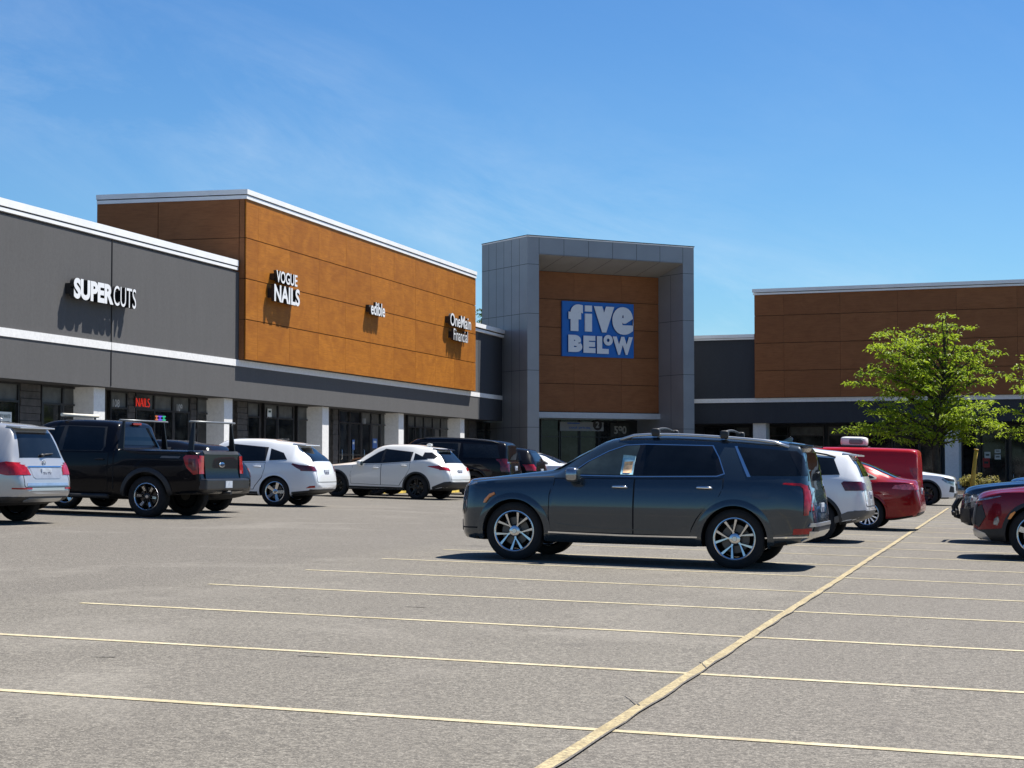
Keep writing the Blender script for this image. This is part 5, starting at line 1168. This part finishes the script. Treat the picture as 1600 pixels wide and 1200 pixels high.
    sp = suv(5.0, 2.95, .93, 1.78, 2.0, .39, wsb=1.42, wst=2.2, roof_end=4.6, rear_b=4.86, belt=(1.10, 1.15), hood=1.10, nose=.97, boot=1.05, tumble=.66, gc=.28)
    m = pose2(V((9.05, 33.8, 0)) + SDIR * .24 - psi(73.5) * (sp['wb'] / 2), psi(73.5), sp['w0'] - .15)
    c = generic('parked_suv', 'midnight blue SUV with black push bar behind the cherry red crossover', sp, NV, m, 1.42, 2.2, 2.5, 3.5, 4.5, 1.78, 'alloy', .85)
    c.panel('bumper_cover', 'F', [(-.84, .36), (-.86, .60), (.86, .60), (.84, .36)], TRIM, .02)
    mb = MB()
    for sg in (1, -1): mb.tube([c.P(.06, sg * .42, .42), c.P(-.10, sg * .42, .46), c.P(-.14, sg * .42, .62), c.P(-.04, sg * .42, .80)], .035, 8)
    mb.tube([c.P(-.12, -.62, .50), c.P(-.14, -.42, .54), c.P(-.14, .42, .54), c.P(-.12, .62, .50)], .035, 8); mb.build('push_bar', TRIM, c.root)
    for f in 'LR': c.panel('lamp_trim', f, [(.04, .66), (.05, .80), (.10, .84), (.10, .70)], CHROME, .010, step=.03)
    # blue car further along
    BL = paint('bright blue car paint', (.012, .05, .16), .3, .22)
    sp = suv(4.6, 2.7, .92, 1.66, 1.86, .36, wsb=1.38, wst=2.1, roof_end=4.2, rear_b=4.48, belt=(1.14, 1.2), hood=1.20, nose=1.08, boot=1.15, tumble=.66)
    z = 41.5; m = pose2(V(((1574 - 800) / 3000 * z, z, 0)) + V((.92, .1, 0)) - psi(73.5) * (sp['wb'] / 2), psi(73.5), sp['w0'] - .3)
    generic('parked_suv', 'blue SUV showing only its bonnet top beyond the midnight blue SUV', sp, BL, m, 1.38, 2.1, 2.4, 3.35, 4.1, 1.66, 'alloy', .8)
east_cars()
# ------------------------------------------------------------------ trees and small things by the north shops
def leaf_mat(name, c, c2):
    m, nt, b = nodes_of(name)
    at = N(nt, 'ShaderNodeAttribute', attribute_name='tint'); v = objco(nt)
    f = math_n(nt, 'ADD', math_n(nt, 'MULTIPLY', at.outputs['Fac'], .7), math_n(nt, 'MULTIPLY', noise(nt, v, 1.3, 2), .35))
    col = ramp(nt, f, .15, .85, c, c2); L(nt, col, b.inputs['Base Color']); b.inputs['Roughness'].default_value = .5; b.inputs['Specular IOR Level'].default_value = .35
    tr = nt.nodes.new('ShaderNodeBsdfTranslucent'); L(nt, col, tr.inputs['Color']); mx = nt.nodes.new('ShaderNodeMixShader'); mx.inputs[0].default_value = .5
    L(nt, b.outputs[0], mx.inputs[1]); L(nt, tr.outputs[0], mx.inputs[2]); L(nt, mx.outputs[0], nt.nodes['Material Output'].inputs[0]); return m
BARK = mat('tree bark', (.045, .036, .028), .9, var=.4, vs=9, bumps=.6, bs=25)
LEAF = leaf_mat('honey green leaves', (.165, .26, .013), (.37, .47, .033)); LEAFD = leaf_mat('dark green leaves', (.020, .050, .012), (.055, .105, .022))
def leaves(mb, tints, c, r, rx, rz, n, size, tone):
    """a loose flat spray of leaf blades round c"""
    for _ in range(n):
        a = r.uniform(0, 2 * math.pi); q = math.sqrt(r.random()); p = V((c[0] + rx * q * math.cos(a), c[1] + rx * q * math.sin(a), c[2] + rz * r.gauss(0, .55) - .22 * rz * q * q * 2))
        h = r.uniform(0, 2 * math.pi); d = V((math.cos(h), math.sin(h), r.uniform(-.75, .25))).normalized(); s = d.cross(V((r.uniform(-.5, .5), r.uniform(-.5, .5), 1))).normalized()
        l = size * r.uniform(.65, 1.3); w = l * r.uniform(.30, .46); k = len(mb.v)
        mb.v += [p, p + d * l * .5 + s * w * .5 + V((0, 0, .02)), p + d * l - V((0, 0, l * .2)), p + d * l * .5 - s * w * .5 + V((0, 0, .02))]
        mb.f.append([k, k + 1, k + 2, k + 3]); mb.mi.append(0); mb.sm.append(False); tints.append(min(1, max(0, tone + r.gauss(0, .16))))
def tree(name, label, base, trunk, limbs, r, leafm, size=.24, dens=1., group=None):
    t = thing(name, label, 'tree', Matrix.Translation(base), group); tk = MB(); cr = MB(); tints = []
    tk.tube(trunk[0], trunk[1], 10); tp = [V(p) for p in trunk[0]]
    for (st, tgt, w) in limbs:
        # leave the trunk at height st, arch out to tgt
        i = max(0, min(len(tp) - 2, max(k for k in range(len(tp)) if tp[k].z <= st or k == 0))); a = tp[i].lerp(tp[i + 1], max(0, min(1, (st - tp[i].z) / max(.01, tp[i + 1].z - tp[i].z)))); b = V(tgt)
        mid = a.lerp(b, .5) + V((r.uniform(-.2, .2), r.uniform(-.2, .2), .10 * (b - a).length + r.uniform(-.1, .2))); n = 7; path = []
        for k in range(n + 1):
            u = k / n; path.append(a * (1 - u) ** 2 + mid * 2 * u * (1 - u) + b * u * u + V((r.uniform(-.05, .05), r.uniform(-.05, .05), r.uniform(-.05, .05))) * (1 if 0 < k < n else 0))
        ln = (b - a).length; tk.tube(path, [max(.012, .016 * ln * (1 - .8 * k / n) + .010) for k in range(n + 1)], 6)
        m = max(4, int(ln * 3.0 * w))
        for k in range(m):
            u = .28 + .74 * (k + r.random() * .8) / m; uu = min(1, u); p = a * (1 - uu) ** 2 + mid * 2 * uu * (1 - uu) + b * uu * uu
            off = V((r.gauss(0, .33), r.gauss(0, .40), r.gauss(.05, .09))) * (.5 + .5 * uu); q = p + off
            if r.random() < .55: tk.tube([p, p.lerp(q, .6) + V((0, 0, .05)), q], [.014, .010, .005], 4)
            tone = .5 + r.gauss(0, .16); leaves(cr, tints, q, r, r.uniform(.32, .56), r.uniform(.075, .14), int(r.uniform(15, 25) * dens), size, tone)
    tk.build('trunk', BARK, t); o = cr.build('crown', leafm, t); at = o.data.attributes.new('tint', 'FLOAT', 'FACE'); at.data.foreach_set('value', tints); return t
def locust():
    r = random.Random(21); z = 86.; k = z / 3000; x0 = (1471 - 800) * k; g = ground_z(x0, z)
    def T(cx, cy, d=0.):
        if 840 < cy < 960 and cx != 772: cy -= 28
        px, py = 1280 + cx / 4.284, 470 + cy / 4.284; return ((px - 1471) * k * .90, d, CAM.z + (728 - py) * k - g)
    trunk = ([T(785, 1240), T(775, 1080, .0), T(772, 950, .05), T(782, 800, .1), T(800, 690, 0), T(838, 570, -.1), T(855, 460, 0), T(850, 330, .1), T(838, 200, 0), T(832, 120, 0)], [.19, .165, .15, .115, .105, .09, .075, .055, .035, .018])
    sil = [(830, 95, 7.0, .8), (870, 150, 6.6, 1), (700, 150, 6.2, 1), (610, 180, 6.0, 1), (520, 205, 5.8, 1), (420, 220, 5.4, 1), (980, 180, 6.2, .9), (1110, 260, 5.2, .9), (1200, 360, 4.6, 1), (1225, 480, 4.4, 1),
           (290, 320, 5.0, 1.1), (390, 300, 5.4, 1), (260, 440, 4.4, 1.1), (370, 390, 5, 1), (190, 535, 4.0, 1.1), (330, 500, 4.4, 1), (470, 470, 4.6, 1.1), (600, 420, 5.2, 1.2), (560, 300, 5.6, 1.2), (720, 300, 5.8, 1.2), (950, 300, 5.4, 1.2), (1060, 420, 4.8, 1.1), (960, 470, 4.4, 1.), (1120, 330, 5, .8),
           (500, 600, 3.6, 1.0), (620, 560, 4.0, 1.1), (720, 560, 4.2, .8), (290, 690, 3.0, 1.1), (330, 770, 2.8, .9), (420, 750, 3.0, 1.1), (540, 690, 3.2, 1.2), (640, 760, 3.0, 1), (90, 900, 2.2, 1.1), (200, 870, 2.3, .9), (420, 930, 2.2, .8), (520, 850, 2.4, .9), (600, 900, 2.3, .8), (390, 840, 2.5, .8),
           (1080, 610, 4.0, 1.1), (960, 640, 3.8, 1.1), (1180, 680, 3.4, 1.1), (1245, 740, 3.2, 1.1), (1270, 830, 2.8, 1), (1130, 800, 2.9, 1.3), (1000, 780, 3.0, 1.2), (1140, 900, 2.5, 1.), (1060, 950, 2.3, .9), (930, 880, 2.6, 1.), (900, 700, 3.4, 1.), (980, 860, 2.5, 1)]
    limbs = [(st * .92, T(cx, cy, r.uniform(-1.0, 1.0)), w) for (cx, cy, st, w) in sil]
    for _ in range(14):
        a = r.uniform(0, 2 * math.pi); h = r.uniform(2.6, 6.6); rad = (1.2 + 2.2 * math.sin(math.pi * min(1, (h - 1.6) / 5.4)) ** .8) * r.uniform(.6, 1.0)
        if abs(math.sin(a)) < .45: continue
        limbs.append((h - .7, (rad * .55 * math.cos(a), rad * 1.25 * math.sin(a), h + r.uniform(-.1, .5)), .9))
    t1 = tree('locust_tree', 'bright yellow green honey locust in front of the brown timber facade, whole crown in view', V((x0, z, g)), trunk, limbs, r, LEAF, .215, 1.36, group='young trees along the north shops')
    # its neighbour, cut by the right edge of the view
    x1 = (1664 - 800) * k * .98; z1 = z * .98; t2 = t1.copy(); COL.objects.link(t2); t2.location = (x1, z1, ground_z(x1, z1)); t2.rotation_euler = (0, 0, 2.4); t2.scale = (.88, .88, .92)
    t2['label'] = 'bright green honey locust cut off by the right edge, only left branch tips showing'
    for c in t1.children: q = c.copy(); COL.objects.link(q); q.parent = t2
    # crown top beyond the gap between amber facade and tower
    r = random.Random(4); zz = 128.; xx = (752 - 800) / 3000 * zz; g = ground_z(xx, zz); H = CAM.z + (728 - 484) / 3000 * zz - g
    tr = ([(0, 0, 0), (.1, 0, H * .5), (0, 0, H * .95)], [.22, .14, .03]); lb = [(H * .6, (1.6 * math.cos(a), 1.6 * math.sin(a), H - .35 - .25 * (i % 4)), 1.1) for i, a in enumerate([k * .785 for k in range(8)])] + [(H * .7, (.4, 0, H), 1.2), (H * .5, (2.2, .5, H - 1.6), 1), (H * .5, (-2.0, .5, H - 1.5), 1)]
    tree('far_tree', 'dark leafy tree top peeping through the gap between amber facade and entrance tower', V((xx, zz, g)), tr, lb, r, LEAFD, .30, .8)
locust()
def small_things():
    z = 88.; k = z / 3000
    def at(px, zz=z): x = (px - 800) / 3000 * zz; return V((x, zz, ground_z(x, zz)))
    p = at(1517); t = thing('marker_post', 'leaning yellow post rising from a small shrub in front of the dark shop wall', 'post', Matrix.Translation(p) @ Matrix.Rotation(.10, 4, 'Y'))
    YE = mat('yellow post paint', (.50, .33, .05), .5, var=.3, vs=6)
    MB().tube([(0, 0, 0), (0, 0, .7), (.01, 0, 1.6), (.03, 0, 2.05)], [.13, .11, .085, .095], 12).build('post', YE, t); MB().tube([(.03, 0, 2.05), (.032, 0, 2.10)], [.12, .10], 12).build('cap', YE, t)
    LF = leaf_mat('yellowing shrub leaves', (.13, .13, .03), (.38, .33, .09)); r = random.Random(2)
    for i, (px, h, w) in enumerate(((1508, .55, .45), (1527, .75, .5), (1541, .5, .4), (1552, .6, .35))):
        lb = ['low yellowish shrub left of the yellow post', 'taller yellowish shrub growing round the foot of the yellow post', 'low yellowish shrub just right of the yellow post', 'yellowish shrub farthest right of the yellow post'][i]
        s = thing('shrub', lb, 'shrub', Matrix.Translation(at(px, z + .6 + .2 * (i % 2))), 'shrubs round the yellow post'); mb = MB(); tt = []; st = MB()
        for j in range(9):
            a = r.uniform(0, 6.28); e = V((w * r.uniform(.2, 1) * math.cos(a), w * r.uniform(.2, 1) * math.sin(a), h * r.uniform(.6, 1.1) + .15)); st.tube([(0, 0, 0), e * .6 + V((0, 0, .1)), e], [.02, .012, .006], 5); leaves(mb, tt, e, r, .17, .14, 22, .15, .5 + r.gauss(0, .2))
        st.build('stem', BARK, s); o = mb.build('foliage', LF, s); o.data.attributes.new('tint', 'FLOAT', 'FACE').data.foreach_set('value', tt)
    # planted island with a pale kerb under the trees
    mb = MB(); vs = []; n = 20; x0, x1, y0, y1 = at(1395).x, at(1760).x, 76.5, 92.
    out = [(x0, y0 + 2.6), (x1, y0 - 4.2), (x1, y1 - 5.5), (x0, y1)]
    def gz(q, h): return (q[0], q[1], ground_z(*q) + h)
    def inset(q, d): cx, cy = (x0 + x1) / 2, (y0 + y1) / 2; return (q[0] + math.copysign(d, cx - q[0]), q[1] + math.copysign(d, cy - q[1]))
    for i in range(4):
        a, b = out[i], out[(i + 1) % 4]; c, d = inset(b, .18), inset(a, .18); mb.quad(gz(a, .15), gz(b, .15), gz(c, .15), gz(d, .15)); mb.quad(gz(a, -.2), gz(b, -.2), gz(b, .15), gz(a, .15)); mb.quad(gz(d, .15), gz(c, .15), gz(c, .0), gz(d, .0))
    tag(mb.build('kerb', CONC), kind='structure')
    q = [inset(o, .18) for o in out]; m = MB(); m.quad(*[gz(o, .11) for o in q]); tag(m.build('mulch_bed', mat('bark mulch', (.060, .042, .030), .95, var=.6, vs=14, bumps=.8, bs=20)), kind='structure')
    # yellow wheel stops along the west walk
    WS = mat('yellow kerb paint', (.55, .40, .07), .7, var=.3, vs=5)
    for i, (px, py) in enumerate(((590, 771.5), (632, 770.5), (703, 770))):
        o = on_ground(px, py); d = LEFT.t; n_ = LEFT.n; a = math.atan2(d.y, d.x)
        s = MB(); s.prism([(-.9, -.08, 0), (-.9, .08, 0), (-.9, .055, .13), (-.9, -.055, .13)], (1.8, 0, 0)); w = s.build('wheel_stop', WS, None, bevel=.01)
        w.matrix_world = Matrix.Translation((o.x, o.y, ground_z(o.x, o.y))) @ Matrix.Rotation(a, 4, 'Z')
        tag(w, ['yellow concrete wheel stop under the front half of the white swoopy SUV', 'yellow concrete wheel stop under the middle of the white swoopy SUV', 'yellow concrete wheel stop behind the tail of the white swoopy SUV'][i], 'wheel stop', 'yellow wheel stops by the west shops')
small_things()
